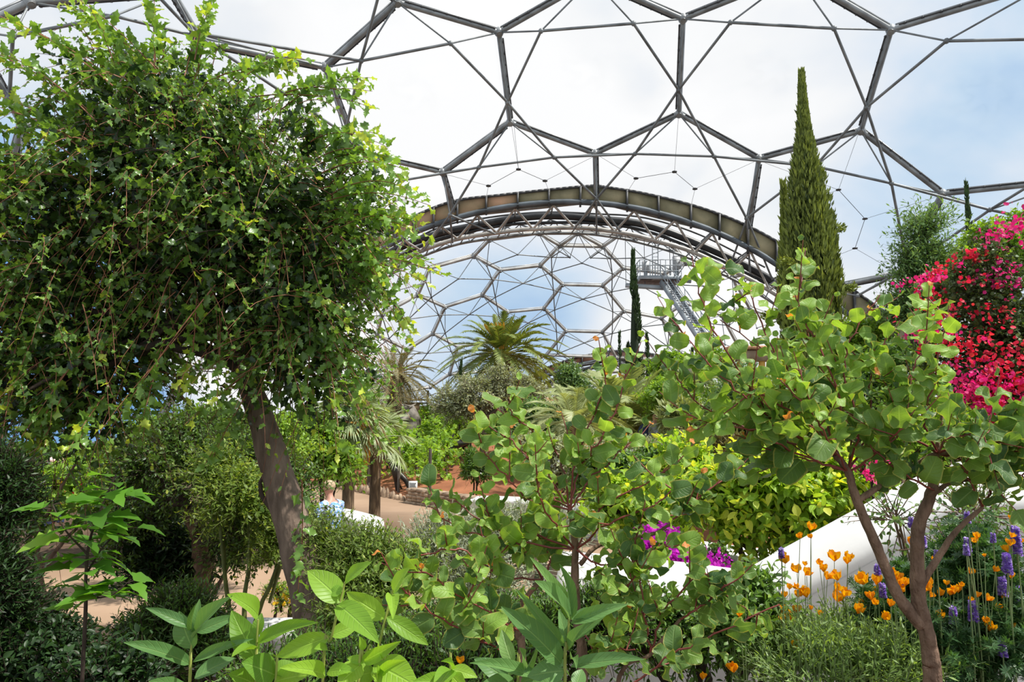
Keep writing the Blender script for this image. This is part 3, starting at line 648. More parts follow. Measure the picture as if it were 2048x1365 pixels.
wallrun('low_wall', np.array([[1.35, 8.3, 1.02], [2.0, 8.1, 0.98], [2.6, 7.9, 0.93], [3.2, 7.8, .9]]), 0.5, 'white wall behind the magenta flowers', 'wall', drop=0.05)
M_stone = solid('sandstone', (0.44, 0.33, 0.23), 0.9, 0.15, 2.5, bump=0.9, col2=(0.24, 0.17, 0.12), spec=0.15)
M_grey_stone = solid('grey_slab', (0.20, 0.21, 0.22), 0.7, 0.12, 5.0, bump=0.3)
# stone edging along the vineyard
for i in range(30):
    f = i / 29; p = np.array([-6.6, 24.2]) * (1 - f) + np.array([-2.98, 19.72]) * f + rng.normal(0, 0.02, 2); h_ = rng.uniform(0.16, 0.3)
    t = MB(); z_ = gz(p[0], p[1]); t.ball((p[0], p[1], max(z_, 0) + h_ * 0.35), (rng.uniform(.05, .085), rng.uniform(.07, .09), h_ * 0.75), 6, noise=0.13)
    tag(t.build('edging_stone', M_stone, None), 'small brown edging stone set on end between path and vineyard', 'stone', 'edging stones along the vineyard')
# dry stone wall
sw = thing('dry_stone_wall', 'low dry stone retaining wall of brown blocks beside the path', 'wall', (-1.2, 17.9, 0))
t = MB(); t.beam((-2.75, 19.6, 0.14), (-0.7, 17.35, 0.16), 0.22, 0.42); t.build('core', M_soil, sw)
t = MB(); a_ = np.array([-2.8, 19.4]); b_ = np.array([-0.65, 17.1]); ang = math.atan2(b_[1] - a_[1], b_[0] - a_[0])
for row in range(5):
    f = rng.uniform(0, 0.04)
    while f < 0.98:
        l_ = rng.uniform(0.05, 0.12); p = a_ + (b_ - a_) * (f + l_ / 2); Lm = np.linalg.norm(b_ - a_) * l_
        t.box((p[0], p[1], 0.05 + row * 0.085 + rng.uniform(-.01, .01)), (Lm * 0.94, 0.3 + rng.uniform(-.05, .05), 0.078), ang, tone=rng.random()); f += l_
t.build('stonework', M_stone, sw, smooth=False)
t = MB(); bq = W(165, 1292, 6.1); t.box(bq + [0, 0, -.08], (0.52, 0.3, 0.06), 0.12); bb = thing('stone_bench', 'grey slab bench half hidden in the dark bed', 'bench', (bq[0], bq[1], gz(bq[0], bq[1])))
t.build('seat', M_grey_stone, bb)
for s_ in (-1, 1): t = MB(); t.box((bq[0] + .18 * s_, bq[1], (bq[2] - .1 + gz(bq[0], bq[1])) / 2), (0.1, 0.26, bq[2] - .1 - gz(bq[0], bq[1]))); t.build('leg', M_grey_stone, bb)
# ================================================================== PLANT KIT
def q1(w=0.25, cup=0.1):
    """one-quad blade for distant foliage"""
    return np.array([[0, 0, 0, 0, 0], [w, 0.5, cup, 1, .5], [0, 1, 0, 0, 1], [-w, 0.5, cup, -1, .5]], float), np.array([[0, 1, 2, 3]])
T_q = [q1(.25), q1(.32, .16), q1(.2, -.1)]
T_round = [leaf(oval(.42), 5, .25, .15, rnd=.8), leaf(oval(.36), 5, -.2, .1, rnd=.8)]
T_lan = [leaf(lance(.22), 5, .3, .22), leaf(lance(.26), 5, .2, .1)]
T_cit = [leaf(lance(.25), 5, .35, .3), leaf(lance(.29), 5, .3, .12), leaf(lance(.22), 5, .4, .45)]
T_thin = [q1(.10, .02), q1(.13, .03)]
G = dict
M_cyp = leafmat('cypress_foliage', (0.045, 0.07, 0.02), (0.27, 0.33, 0.065), (0.46, 0.50, 0.10), 0.15, 0.7)
M_cypd = leafmat('dark_cypress_foliage', (0.02, 0.035, 0.015), (0.05, 0.10, 0.03), (0.10, 0.18, 0.05), 0.15, 0.7)
M_phx = leafmat('date_palm_frond', (0.05, 0.08, 0.02), (0.20, 0.26, 0.055), (0.5, 0.42, 0.1), 0.2, 0.45)
M_phd = leafmat('dry_date_palm_frond', (0.10, 0.08, 0.04), (0.22, 0.21, 0.09), (0.42, 0.28, 0.12), 0.15, 0.6)
M_fan = leafmat('silvery_fan_leaf', (0.14, 0.19, 0.09), (0.35, 0.42, 0.22), (0.5, 0.5, 0.3), 0.2, 0.4)
M_dwf = leafmat('grey_green_frond', (0.15, 0.19, 0.07), (0.33, 0.38, 0.16), (0.48, 0.5, 0.22), 0.25, 0.45)
M_olv = leafmat('olive_leaf', (0.17, 0.20, 0.10), (0.42, 0.46, 0.27), (0.6, 0.64, 0.4), 0.2, 0.5)
M_vine = leafmat('vine_leaf', (0.09, 0.20, 0.02), (0.28, 0.46, 0.06), (0.5, 0.62, 0.1), 0.4)
M_lg = leafmat('fresh_green_leaf', (0.07, 0.16, 0.02), (0.25, 0.41, 0.045), (0.48, 0.6, 0.08), 0.38)
M_mg = leafmat('mid_green_leaf', (0.035, 0.085, 0.018), (0.13, 0.25, 0.04), (0.28, 0.42, 0.06), 0.32)
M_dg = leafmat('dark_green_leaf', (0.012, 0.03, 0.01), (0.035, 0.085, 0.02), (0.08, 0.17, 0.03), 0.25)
M_cit = leafmat('lemon_leaf', (0.05, 0.13, 0.015), (0.30, 0.48, 0.05), (0.62, 0.66, 0.07), 0.42, 0.4, vein=0.5)
M_feather = leafmat('feathery_leaf', (0.06, 0.13, 0.05), (0.2, 0.33, 0.11), (0.36, 0.48, 0.17), 0.3)
M_bgl = leafmat('bougainvillea_leaf', (0.04, 0.07, 0.025), (0.11, 0.18, 0.05), (0.24, 0.28, 0.08), 0.25)
M_red = leafmat('red_bract', (0.50, 0.012, 0.04), (0.80, 0.03, 0.08), (0.85, 0.10, 0.06), 0.4, 0.6, trc=(1.2, 0.8, 0.9))
M_pink = leafmat('pink_bract', (0.60, 0.012, 0.14), (0.85, 0.03, 0.27), (0.9, 0.16, 0.42), 0.4, 0.6, trc=(1.2, 0.8, 1.0))
M_mag = leafmat('magenta_bract', (0.32, 0.01, 0.30), (0.62, 0.02, 0.55), (0.8, 0.10, 0.7), 0.4, 0.6, trc=(1.2, 0.8, 1.2))
M_grey = leafmat('silver_leaf', (0.22, 0.26, 0.18), (0.45, 0.49, 0.36), (0.7, 0.72, 0.6), 0.2, 0.6)
M_wht = leafmat('white_petal', (0.7, 0.72, 0.68), (0.85, 0.86, 0.82), None, 0.3, 0.6, trc=(1, 1, 1))
M_org = leafmat('orange_petal', (0.85, 0.30, 0.006), (0.95, 0.48, 0.008), (1.0, 0.60, 0.02), 0.42, 0.5, trc=(1.1, 1.15, 0.6))
M_yel = leafmat('yellow_petal', (0.85, 0.5, 0.02), (0.9, 0.62, 0.03), None, 0.4, 0.5, trc=(1.1, 1, 0.6))
M_bark = bark('grey_brown_bark', (0.17, 0.125, 0.10), (0.065, 0.045, 0.035))
M_barkd = bark('dark_bark', (0.09, 0.065, 0.05), (0.035, 0.025, 0.02))
M_barkp = bark('palm_trunk_bark', (0.26, 0.18, 0.11), (0.08, 0.055, 0.04), 14)
M_olvb = bark('olive_bark', (0.28, 0.24, 0.19), (0.11, 0.09, 0.07), 6)
M_twig = solid('red_brown_twig', (0.20, 0.075, 0.045), 0.6, 0.2, 8)
M_gtwig = solid('green_twig', (0.16, 0.19, 0.05), 0.6, 0.2, 8)
M_stalk = solid('orange_fruit_stalk', (0.85, 0.38, 0.04), 0.6, 0.2, 5)
M_wood = solid('weathered_post', (0.12, 0.10, 0.085), 0.85, 0.2, 8, bump=0.4, stretch=(1, 1, .2))

def plant(name, label, cat, px, py, Y, group=None):
    """a plant whose base stands on the ground under the given point"""
    p = W(px, py, Y); z = gz(p[0], p[1]); return thing(name, label, cat, (p[0], p[1], z), group)
def base_of(t): return np.array(t.location)

def bush(name, label, cat, blobs, n, tms, size, mt, tw_mat=None, group=None, K=5, L_=0.3, trunks=3, tr=0.03, base=None, core=None, flowers=None, pname='foliage', **kw):
    """shrub: stems from the ground into the crown, twigs and leaves on them"""
    c = np.mean([b[0] for b in blobs], 0); bx = c if base is None else np.array(base)
    t = thing(name, label, cat, (bx[0], bx[1], gz(bx[0], bx[1])), group)
    lm, tw = MB(), MB()
    b0 = base_of(t)
    blobs = [(b[0], np.maximum(np.broadcast_to(np.array(b[1], float), 3) - 0.5 * L_, 0.35 * np.broadcast_to(np.array(b[1], float), 3))) for b in blobs]
    for i in range(trunks):
        b = blobs[i % len(blobs)]; e_ = np.array(b[0]) + rng.normal(0, 0.25, 3) * np.broadcast_to(b[1], 3)
        limb(tw, [b0 + np.array([rng.normal(0, .05), rng.normal(0, .05), -0.06]), (b0 + e_) / 2 + rng.normal(0, .06, 3), e_], tr, tr * 0.4, 6, 5, tr * .25)
        for _ in range(4):
            e2 = e_ + rng.normal(0, 0.5, 3) * np.broadcast_to(b[1], 3); limb(tw, [(b0 * .4 + e_ * .6), (e_ + e2) / 2, e2], tr * .45, tr * .15, 5, 3)
    shrub(lm, tw if tw_mat is not False else None, blobs, n, tms, size, K=K, L_=L_, **kw)
    lm.build(pname, mt, t); tw.build('stems', tw_mat or M_barkd, t)
    if flowers:
        for (fm, fn, fs, fk, fname) in flowers:
            f = MB(); P, D = blobpts(blobs, fn, (0.93, 1.1), -0.4)
            P = np.repeat(P, fk, 0) + rng.normal(0, fs * 0.45, (fn * fk, 3)); D = nrm(np.repeat(D, fk, 0) + rng.normal(0, .8, (fn * fk, 3)))
            f.scatter(T_round[0], P, D, nrm(rng.normal(size=D.shape)), fs * rng.uniform(.7, 1.2, len(P)), 1.0, rng.random(len(P))); f.build(fname, fm, t)
    return t

# ------------------------------------------------------------------ cypresses
def cypress(label, px, Y, py_top, rpx, mt, n, py_base=None, plumes=26, ragged=0.0, group=None, lsize=0.13, name='cypress_tree'):
    top = W(px, py_top, Y); z0 = gz(top[0], top[1]); H = top[2] - z0; R = rpx / F * Y
    t = thing(name, label, 'tree', (top[0], top[1], z0), group)
    f = MB(); tr = MB(); b = np.array([top[0], top[1], z0])
    tr.tube(np.array([b + [0, 0, -.1], b + [0, 0, H * .5], b + [0, 0, H * .97]]), [R * .2, R * .12, R * .02], 8); tr.build('trunk', M_bark, t)
    def prof(h): return np.interp(h, [0, .12, .5, .62, .72, .82, .93, 1], [.6, .92, 1, .80, .52, .26, .10, .03])
    hs = np.linspace(0.03, 0.97, 24); K = np.zeros((1, 24, 3)); K[0] = b; K[0, :, 2] += hs * H; f.tubes(K, (prof(hs) * R * 0.55)[None], 10, np.array([0.0]))
    Pp = []; Dp = []; Lp = []; tones = []
    for i in range(plumes):
        a = i * 2.4 + rng.uniform(-.2, .2); h0 = rng.uniform(0.02, 0.62) if i > 6 else 0.04; h1 = min(0.99, h0 + rng.uniform(.25, .4)); m_ = max(30, int(n / plumes))
        s = rng.random(m_) ** 0.9; h = h0 + (h1 - h0) * s; wr = np.sin(np.clip(s, 0.02, 1) * math.pi * 0.86 + 0.25) * R * 0.22
        rr = prof(h) * R * (0.72 + 0.28 * rng.uniform()) * (1 - 0.12 * s); an = rng.uniform(0, 6.28, m_)
        c = b + np.stack([np.cos(a) * rr, np.sin(a) * rr, h * H], 1)
        off = np.stack([np.cos(an), np.sin(an), np.zeros(m_)], 1) * (wr * np.minimum(1, prof(h) * 2))[:, None] * rng.uniform(.7, 1, (m_, 1))
        Pp.append(c + off); Dp.append(nrm(off + 1e-4) * .35 + [0, 0, 1.0] + rng.normal(0, .13, (m_, 3))); Lp.append(np.full(m_, lsize)); tones.append(np.clip(rng.uniform(.1, .75, m_) + rng.uniform(-.35, .3), 0, 1))
    # leader
    m_ = n // 8; h = 0.75 + 0.25 * rng.random(m_); an = rng.uniform(0, 6.28, m_); rr = prof(h) * R * .8
    Pp.append(b + np.stack([np.cos(an) * rr, np.sin(an) * rr, h * H], 1)); Dp.append(np.stack([np.cos(an) * .3, np.sin(an) * .3, np.ones(m_)], 1)); Lp.append(np.full(m_, lsize)); tones.append(rng.uniform(.2, .8, m_))
    P = np.vstack(Pp); D = np.vstack(Dp); f.scatter(q1(.13, .08), P, D, rng.normal(size=P.shape), 1.45 * np.concatenate(Lp) * rng.uniform(.6, 1.4, len(P)), 1, np.concatenate(tones))
    f.build('foliage', mt, t)
    if ragged:
        for i in range(int(ragged)):
            a = rng.uniform(-1.2, 1.2) if i % 3 else rng.uniform(2, 4); h = rng.uniform(.3, .62); g = MB(); q = b + [math.cos(a) * R * .8, math.sin(a) * R * .8, h * H]
            L2 = R * rng.uniform(.45, .8); d = np.array([math.cos(a), math.sin(a), .25]); m_ = 160; s = rng.random(m_); PP_ = q + d * (L2 * s)[:, None] + rng.normal(0, .05, (m_, 3))
            g.scatter(q1(.25, .1), PP_, d + rng.normal(0, .5, (m_, 3)), rng.normal(size=(m_, 3)), lsize, 1, rng.uniform(.2, .8, m_)); g.tube(np.array([q, q + d * L2]), .012, 5); g.build('side_spray', mt, t)
    return t
cypress('tall olive-green cypress towering right of the arch, widest of all', 1603, 17.0, 148, 57, M_cyp, 36000, plumes=64, ragged=9, lsize=0.115)
cypress('slim secondary cypress hugging the left side of the tall cypress', 1566, 17.6, 372, 22, M_cyp, 3600, plumes=14, lsize=0.15)
cypress('slim cypress leaning on the right side of the tall cypress', 1640, 17.4, 345, 24, M_cyp, 3000, plumes=12, lsize=0.15)
cypress('narrow dark cypress poking up among the trees at the far right', 1932, 21, 368, 12, M_cypd, 2600, plumes=9, lsize=0.12)
cypress('slender green cypress in front of the stair platform', 1266, 30, 506, 15, M_cypd, 4200, plumes=12, lsize=0.17)
cypress('short thin cypress just left of the slender one', 1239, 31, 668, 6, M_cypd, 900, plumes=5)
cypress('short thin cypress just right of the slender one', 1294, 30.5, 668, 9, M_cypd, 1200, plumes=6)
cypress('stubby cypress seen over the distant arch', 1209, 31, 703, 9, M_cypd, 1000, plumes=6)
cypress('small dark cypress standing in front of the big date palm', 922, 29, 723, 6, M_cypd, 900, plumes=5)
cypress('slim cypress behind the pointed sculpture', 1385, 26, 702, 8, M_cypd, 900, plumes=5)

# ------------------------------------------------------------------ palms
def frond(root, base, az, el, Ln, mt, sag=0.9, nl=34, lw=0.035, ll=0.2, vee=0.5, name='frond', tone=(0.2, 0.75), rach=0.02, start=0.14):
    t = np.linspace(0, 1, 13); d0 = np.array([math.cos(az) * math.cos(el), math.sin(az) * math.cos(el), math.sin(el)])
    P = base + Ln * (d0 * t[:, None] + np.array([0, 0, -1.0]) * (sag * 0.5 * t ** 2.2)[:, None])
    f = MB(); f.tube(P, rach * (1 - .85 * t), 5, cap=False, tone=0.95)
    s = np.linspace(start, 0.99, nl); Pi = np.stack([np.interp(s, t, P[:, k]) for k in range(3)], 1); T = nrm(np.gradient(Pi, axis=0))
    sd = nrm(np.cross(T, [0, 0, 1.0])); up = np.cross(sd, T)
    prof = np.sin(np.clip(0.12 + s * .93, 0, 1) * math.pi) ** .6 * .9 + .1
    for sg in (-1, 1):
        D = nrm(T * (.55 + .5 * s[:, None]) + sd * sg * (1 - .35 * s[:, None]) + up * vee * (1 - s[:, None]) + rng.normal(0, .07, T.shape) + np.array([0, 0, -.12]))
        V = np.array([[-.5, 0, 0, -1, 0], [.5, 0, 0, 1, 0], [.42, .55, -.02, 1, .5], [0, 1, -.12, 0, 1]]); V[:, 0] *= 1
        tm = (V, np.array([[0, 1, 2, 3]])); Lv = ll * Ln * prof; 
        f.scatter(tm, Pi, D, up, Lv, lw / ll / 1.0 * np.ones(nl) * .9 / np.maximum(prof, .3) * .55, rng.uniform(*tone, nl) if tone else .5)
    return f.build(name, mt, root)
def datepalm(label, px, py, Y, Lpx, n, mt, trunk_r=.3, el=(-.5, 1.45), deadn=0, gz_=None, stalks=True, name='date_palm', nl=34, tone=(.2, .75), ll=.15):
    c = W(px, py, Y); z0 = gz(c[0], c[1]); Ln = Lpx / F * Y
    t = thing(name, label, 'palm tree', (c[0], c[1], z0)); tr = MB(); H = c[2] - z0
    zz = np.linspace(-.15, H, 26); r = trunk_r * (1 + .12 * np.sin(np.arange(26) * 2.6)) * np.interp(zz, [0, H * .8, H], [1.05, .9, 1.25]); tr.tube(np.stack([np.full(26, c[0]), np.full(26, c[1]), z0 + zz], 1), r, 14); tr.build('trunk', M_barkp, t)
    for i in range(n):
        f_ = (i + .5) / n; e_ = el[1] - (el[1] - el[0]) * f_ ** .85; az = i * 2.39996
        frond(t, c + [math.cos(az) * trunk_r * .5, math.sin(az) * trunk_r * .5, .1], az, e_ + rng.normal(0, .06), Ln * (.8 + .25 * math.sin(f_ * 3)) * rng.uniform(.92, 1.06), mt, sag=.45 + .6 * math.cos(e_), nl=nl, lw=.034 * Ln / 4, ll=ll, tone=tone, rach=.03 * Ln / 4)
    for i in range(deadn):
        az = rng.uniform(0, 6.28); frond(t, c + [0, 0, -.3], az, rng.uniform(-1.2, -.4), Ln * .7, M_phd, sag=.5, nl=24, lw=.05 * Ln / 4, ll=.16, name='dry_frond')
    if stalks:
        f = MB()
        for i in range(46):
            az = rng.uniform(0, 6.28); d = np.array([math.cos(az) * .5, math.sin(az) * .5, 1]); q = c + [0, 0, .1]; P = spline([q, q + d * Ln * .2, q + d * Ln * .42 + [math.cos(az) * .12, math.sin(az) * .12, -.1]], 4); f.tube(P, [.06] + [.055] * (len(P) - 2) + [.012], 5)
        f.build('fruit_stalks', M_stalk, t)
    return t
datepalm('large date palm with orange fruit stalks in the centre, crown against the far dome', 1004, 712, 32, 150, 58, M_phx, .36, el=(-.55, 1.45), ll=.16, tone=(.1, .85), nl=46)
datepalm('shaggier date palm with brown skirt left of the centre palm', 790, 752, 30, 108, 64, M_phd, .36, el=(-1.2, 1.45), deadn=18, stalks=False, tone=(.2, .9))
datepalm('low date palm tuft below the shaggy palm, behind the bull statue', 826, 806, 29, 46, 30, M_phd, .25, el=(.1, 1.45), stalks=False, nl=24)
datepalm('pale grey-green date palm arching over the path right of the centre', 1250, 862, 22, 240, 40, M_dwf, .2, el=(-.1, 1.3), ll=.22, stalks=False, nl=52, tone=(.2, .9))
datepalm('pale grey-green date palm whose fronds reach behind the olive tree', 1150, 850, 19, 140, 30, M_dwf, .2, el=(-.1, 1.3), ll=.2, stalks=False, nl=44, tone=(.2, .9))
datepalm('grey-green date palm with low fronds left of the pointed sculpture', 1410, 866, 22, 140, 28, M_dwf, .2, el=(-.2, 1.2), ll=.22, stalks=False, nl=40, tone=(.1, .8))

def fanpalm(label, px, py, Y, n, stem, fr, stalks=False):
    c = W(px, py, Y); t = thing('fan_palm', label, 'palm tree', (c[0], c[1], gz(c[0], c[1]))); z0 = gz(c[0], c[1])
    tr = MB(); tr.tube(np.array([[c[0], c[1], z0 - .1], [c[0], c[1], (z0 + c[2]) / 2], c]), [.13, .12, .15], 12); tr.build('trunk', M_barkp, t)
    if stalks:
        f = MB()
        for i in range(70):
            az = rng.uniform(2.6, 6.6); o = np.array([math.cos(az), math.sin(az), 0]); q = c + [0, 0, -.05]; e0 = q + o * rng.uniform(.3, .42) + [0, 0, -.15]; f.tube(spline([q, q + o * .2 + [0, 0, .02], e0, e0 + o * .03 + [0, 0, -rng.uniform(.3, .75)]], 3), .009, 4, cap=False)
        f.build('fruit_stalks', M_stalk, t)
    for i in range(n):
        f_ = (i + .5) / n; az = i * 2.4; e_ = 1.35 - 2.0 * f_; d = np.array([math.cos(az) * math.cos(e_), math.sin(az) * math.cos(e_), math.sin(e_)]); m_ = MB()
        hub = c + d * stem; m_.tube(spline([c, c + d * stem * .5 + [0, 0, .04], hub], 3), .012, 5, cap=False)
        sd = nrm(np.cross(d, [0, 0, 1.0])); up = np.cross(sd, d); a = np.linspace(-1.75, 1.75, 26); D = nrm(d * np.cos(a)[:, None] + sd * np.sin(a)[:, None] + up * .12 * np.cos(a * 9)[:, None] + np.array([0, 0, -.18]))
        m_.scatter(leaf(lambda q: .045 * (1 - q ** 2) + .003, 5, .6, .35), np.repeat(hub[None], 26, 0), D, np.repeat(up[None], 26, 0), fr * (.75 + .25 * np.cos(a)), 1.2, rng.uniform(.3, .9, 26)); m_.build('fan_leaf', M_fan, t)
    return t
fanpalm('silvery fan palm beside the leaning trunk, left of the vineyard', 700, 842, 14.6, 32, .5, .52, True)
fanpalm('silvery fan palm drooping in front of the vines', 752, 880, 15.6, 14, .55, .5)
fanpalm('spiky grey fan palm by the pointed sculpture', 1392, 790, 20, 22, .5, .5)

# ------------------------------------------------------------------ olive tree
ol = plant('olive_tree', 'silvery olive tree with a pale trunk in front of the big date palm', 'tree', 966, 872, 25); b = base_of(ol); tw = MB(); lm = MB()
fork = W(962, 838, 25); limb(tw, [b + [0, 0, -.1], W(970, 862, 25), fork], .17, .12, 10, 5, .015)
ob = [pblob(898, 812, 25, 26, 30), pblob(955, 790, 25, 48, 28), pblob(1000, 758, 25, 24, 18), pblob(1045, 782, 25.3, 36, 20), pblob(935, 820, 25, 40, 24), pblob(1070, 800, 25.4, 16, 20), pblob(1000, 805, 25, 34, 18)]
for bb_ in ob: limb(tw, [fork, (fork + bb_[0]) / 2 + rng.normal(0, .1, 3), bb_[0]], .09, .03, 7, 5, .01)
limb(tw, [W(1003, 872, 25.5), W(1010, 845, 25.5), W(1035, 790, 25.5)], .1, .05, 8, 5, .01)
shrub(lm, tw, ob, 2300, T_q, 0.14, K=6, L_=.34, r=.012, shell=(.35, 1.0), up=.3, wd=.7)
lm.build('foliage', M_olv, ol); tw.build('trunk', M_olvb, ol)

# ------------------------------------------------------------------ vineyard
T_vl = [(np.array([[0, 0, 0, 0, 0], [.42, .12, .05, 1, .1], [.5, .55, .0, 1, .5], [.2, .62, .04, .4, .6], [0, 1, -.06, 0, 1], [-.2, .62, .04, -.4, .6], [-.5, .55, 0, -1, .5], [-.42, .12, .05, -1, .1]]), np.array([[0, 1, 2, 3], [0, 3, 4, 5], [0, 5, 6, 7]]))]
ORD = ['first', 'second', 'third', 'fourth', 'fifth', 'sixth', 'seventh', 'eighth', 'ninth']
vi = 0; rows = [(-2.35, 20.2, -1.5, 31), (-3.45, 21.5, -2.7, 32), (-4.65, 22.9, -4.0, 33), (-5.9, 24.4, -5.4, 34), (-7.2, 26, -6.8, 34)]
rn = ['nearest the stone wall', 'second from the stone wall', 'in the middle of the vineyard', 'fourth from the stone wall', 'farthest from the stone wall']
for ri, (x0, y0, x1, y1) in enumerate(rows):
    nv = 7
    for k in range(nv):
        f = k / (nv - 1); x = x0 + (x1 - x0) * f + rng.normal(0, .05); y = y0 + .6 + (y1 - y0 - .6) * f; z = gz(x, y)
        t = thing('grape_vine', '%s grape vine from the path in the row %s' % (ORD[k], rn[ri]), 'vine', (x, y, z), 'grape vines in the row %s' % rn[ri])
        s = MB(); limb(s, [(x, y, z - .05), (x + rng.normal(0, .08), y + rng.normal(0, .08), z + .35), (x + rng.normal(0, .1), y, z + .75)], .035, .02, 6, 4, .008)
        l = MB(); bl = [((x, y, z + .95), (.42, .8, .36)), ((x + rng.normal(0, .1), y + .3, z + 1.2), (.3, .5, .3)), ((x, y - .2, z + .6), (.3, .5, .28))]
        shrub(l, s, bl, 70, T_vl, .15, K=6, L_=.35, r=.008, shell=(.2, 1), tone=(.15, .85)); l.build('foliage', M_vine, t); s.build('stem', M_barkd, t); vi += 1
    for k in range(5):
        f = k / 4; x = x0 + (x1 - x0) * f + .02; y = y0 + (y1 - y0) * f; z = gz(x, y); t = MB(); t.tube([(x, y, z - .1), (x, y, z + .7), (x, y, z + 1.42)], .045, 8)
        tag(t.build('vine_post', M_wood), '%s wooden post from the path in the vine row %s' % (ORD[k], rn[ri]), 'post', 'posts of the vine row %s' % rn[ri])
    wr = thing('trellis_wires', 'pair of trellis wires along the vine row %s' % rn[ri], 'wire', (x0, y0, gz(x0, y0) + 1))
    for hgt in (.65, 1.2):
        t = MB(); t.tube([(x0 + (x1 - x0) * f, y0 + (y1 - y0) * f, gz(x0 + (x1 - x0) * f, y0 + (y1 - y0) * f) + hgt) for f in np.linspace(0, 1, 9)], .006, 4); t.build('wire', M_pale_steel, wr)
# plant marker, lidded tub and flat lid at the vineyard edge
M_sign = solid('white_sign', (0.75, 0.76, 0.74), 0.5, 0.03, 4)
p = W(826, 979, 19.6); p[2] = gz(p[0], p[1]); sg = thing('plant_sign', 'small white plant sign on a stick at the vineyard edge', 'sign', p)
t = MB(); t.tube([p - [0, 0, .05], p + [0, 0, .3]], .012, 6); t.build('stake', M_wood, sg)
t = MB(); t.box(p + [0, 0, .42], (.24, .015, .33)); bd = t.build('board', M_sign, sg)
t = MB(); [t.box(p + [rng.normal(0, .01), -.011, .53 - .035 * k], (.15 + .04 * rng.random(), .004, .011)) for k in range(6)]; t.build('printed_lines', M_rail, bd)
p = W(843, 972, 20.5); z = gz(p[0], p[1]); t = MB(); t.lathe((p[0], p[1], z), [[0, .0], [.15, .0], [.17, .24], [.18, .25], [.18, .29], [.15, .3], [0, .3]], 18); tag(t.build('tub', solid('dark_green_plastic', (.05, .12, .1), .4)), 'dark green lidded tub at the vineyard edge', 'tub')
p = W(872, 971, 20.2); z = gz(p[0], p[1]); t = MB(); t.lathe((p[0] + .1, p[1], z + .02), [[0, 0], [.4, 0], [.42, .05], [.38, .09], [0, .1]], 22); tag(t.build('valve_cover', solid('pale_green_cover', (.30, .42, .30), .6)), 'flat round pale green valve cover beside the tub', 'cover')

# ------------------------------------------------------------------ roofs and building behind
M_tile = solid('terracotta_tile', (0.62, 0.33, 0.19), 0.85, 0.12, 3, bump=0.5, stretch=(6, 1, 1)); M_ochre = solid('ochre_plaster', (0.72, 0.42, 0.10), 0.85, 0.06, 1.5)
hs = thing('farm_hut', 'small hut with terracotta tiled roof and white gable beyond the olive', 'building', (W(1090, 860, 36)[0], 36, 1.9))
def PW(px, py, Y): return W(px, py, Y)
wl = MB(); a, b_ = PW(1083, 816, 35), PW(1130, 816, 35); wl.box(((a[0] + b_[0]) / 2, 36, (a[2] + 1.2) / 2), (b_[0] - a[0], 2, a[2] - 1.2 + .3)); wl.build('wall', M_white, hs)
rf = MB(); e1, e2, r1_, r2_ = PW(1030, 818, 35), PW(1090, 820, 34.6), PW(1040, 795, 37), PW(1108, 796, 37)
rf.add([e1, e2, r2_, r1_, e1 - [0, 0, .12], e2 - [0, 0, .12], r2_ - [0, 0, .12], r1_ - [0, 0, .12]], [[0, 1, 2, 3], [7, 6, 5, 4], [0, 4, 5, 1], [1, 5, 6, 2], [2, 6, 7, 3], [3, 7, 4, 0]]); rf.build('roof', M_tile, hs, smooth=False)
rf = MB(); e1, e2 = PW(1108, 795, 35.2), PW(1150, 824, 35.2); rf.beam(e1, e2, 2.2, .14); rf.build('roof', M_tile, hs, smooth=False)
bd_ = thing('ochre_building', 'ochre columned building with a rough stone lintel behind the tall cypress', 'building', (W(1515, 800, 24)[0], 24, gz(8, 24)))
for px in (1480, 1502, 1524, 1548):
    t = MB(); q = W(px, 735, 24); t.tube([(q[0], q[1], .5), (q[0], q[1], W(px, 722, 24)[2])], .11, 12); t.build('column', M_ochre, bd_)
t = MB(); q = W(1512, 713, 24.1); t.box(q, (1.65, .5, .36)); t.build('stone_lintel', M_stone, bd_)
t = MB(); q = W(1512, 697, 24.1); t.box(q, (1.95, .7, .12)); t.build('roof_slab', M_tile, bd_)
t = MB(); q = W(1515, 760, 25.3); t.box((q[0], 25.3, 1.9), (1.9, .3, 3.4)); t.build('back_wall', solid('brown_stone', (.30, .2, .13), .9, .15, 2, bump=.6), bd_)  # mottled brown stone, a deeper brown than the lintel
# slatted shelter behind the statue
sh = thing('slatted_shelter', 'pale slatted timber shelter behind the bull statue', 'shelter', W(815, 850, 33))
for px in (790, 855): t = MB(); q = W(px, 850, 33); t.box(q + [0, 0, .3], (.1, .1, 2.6)); t.build('post', M_wood, sh)
for k in range(6): t = MB(); a, b_ = W(788, 800 + k * 7, 33), W(858, 800 + k * 7, 33); t.beam(a, b_, .06, .09); t.build('slat', solid('pale_slat', (.55, .56, .55), .6) if k == 0 else bpy.data.materials['pale_slat'], sh)
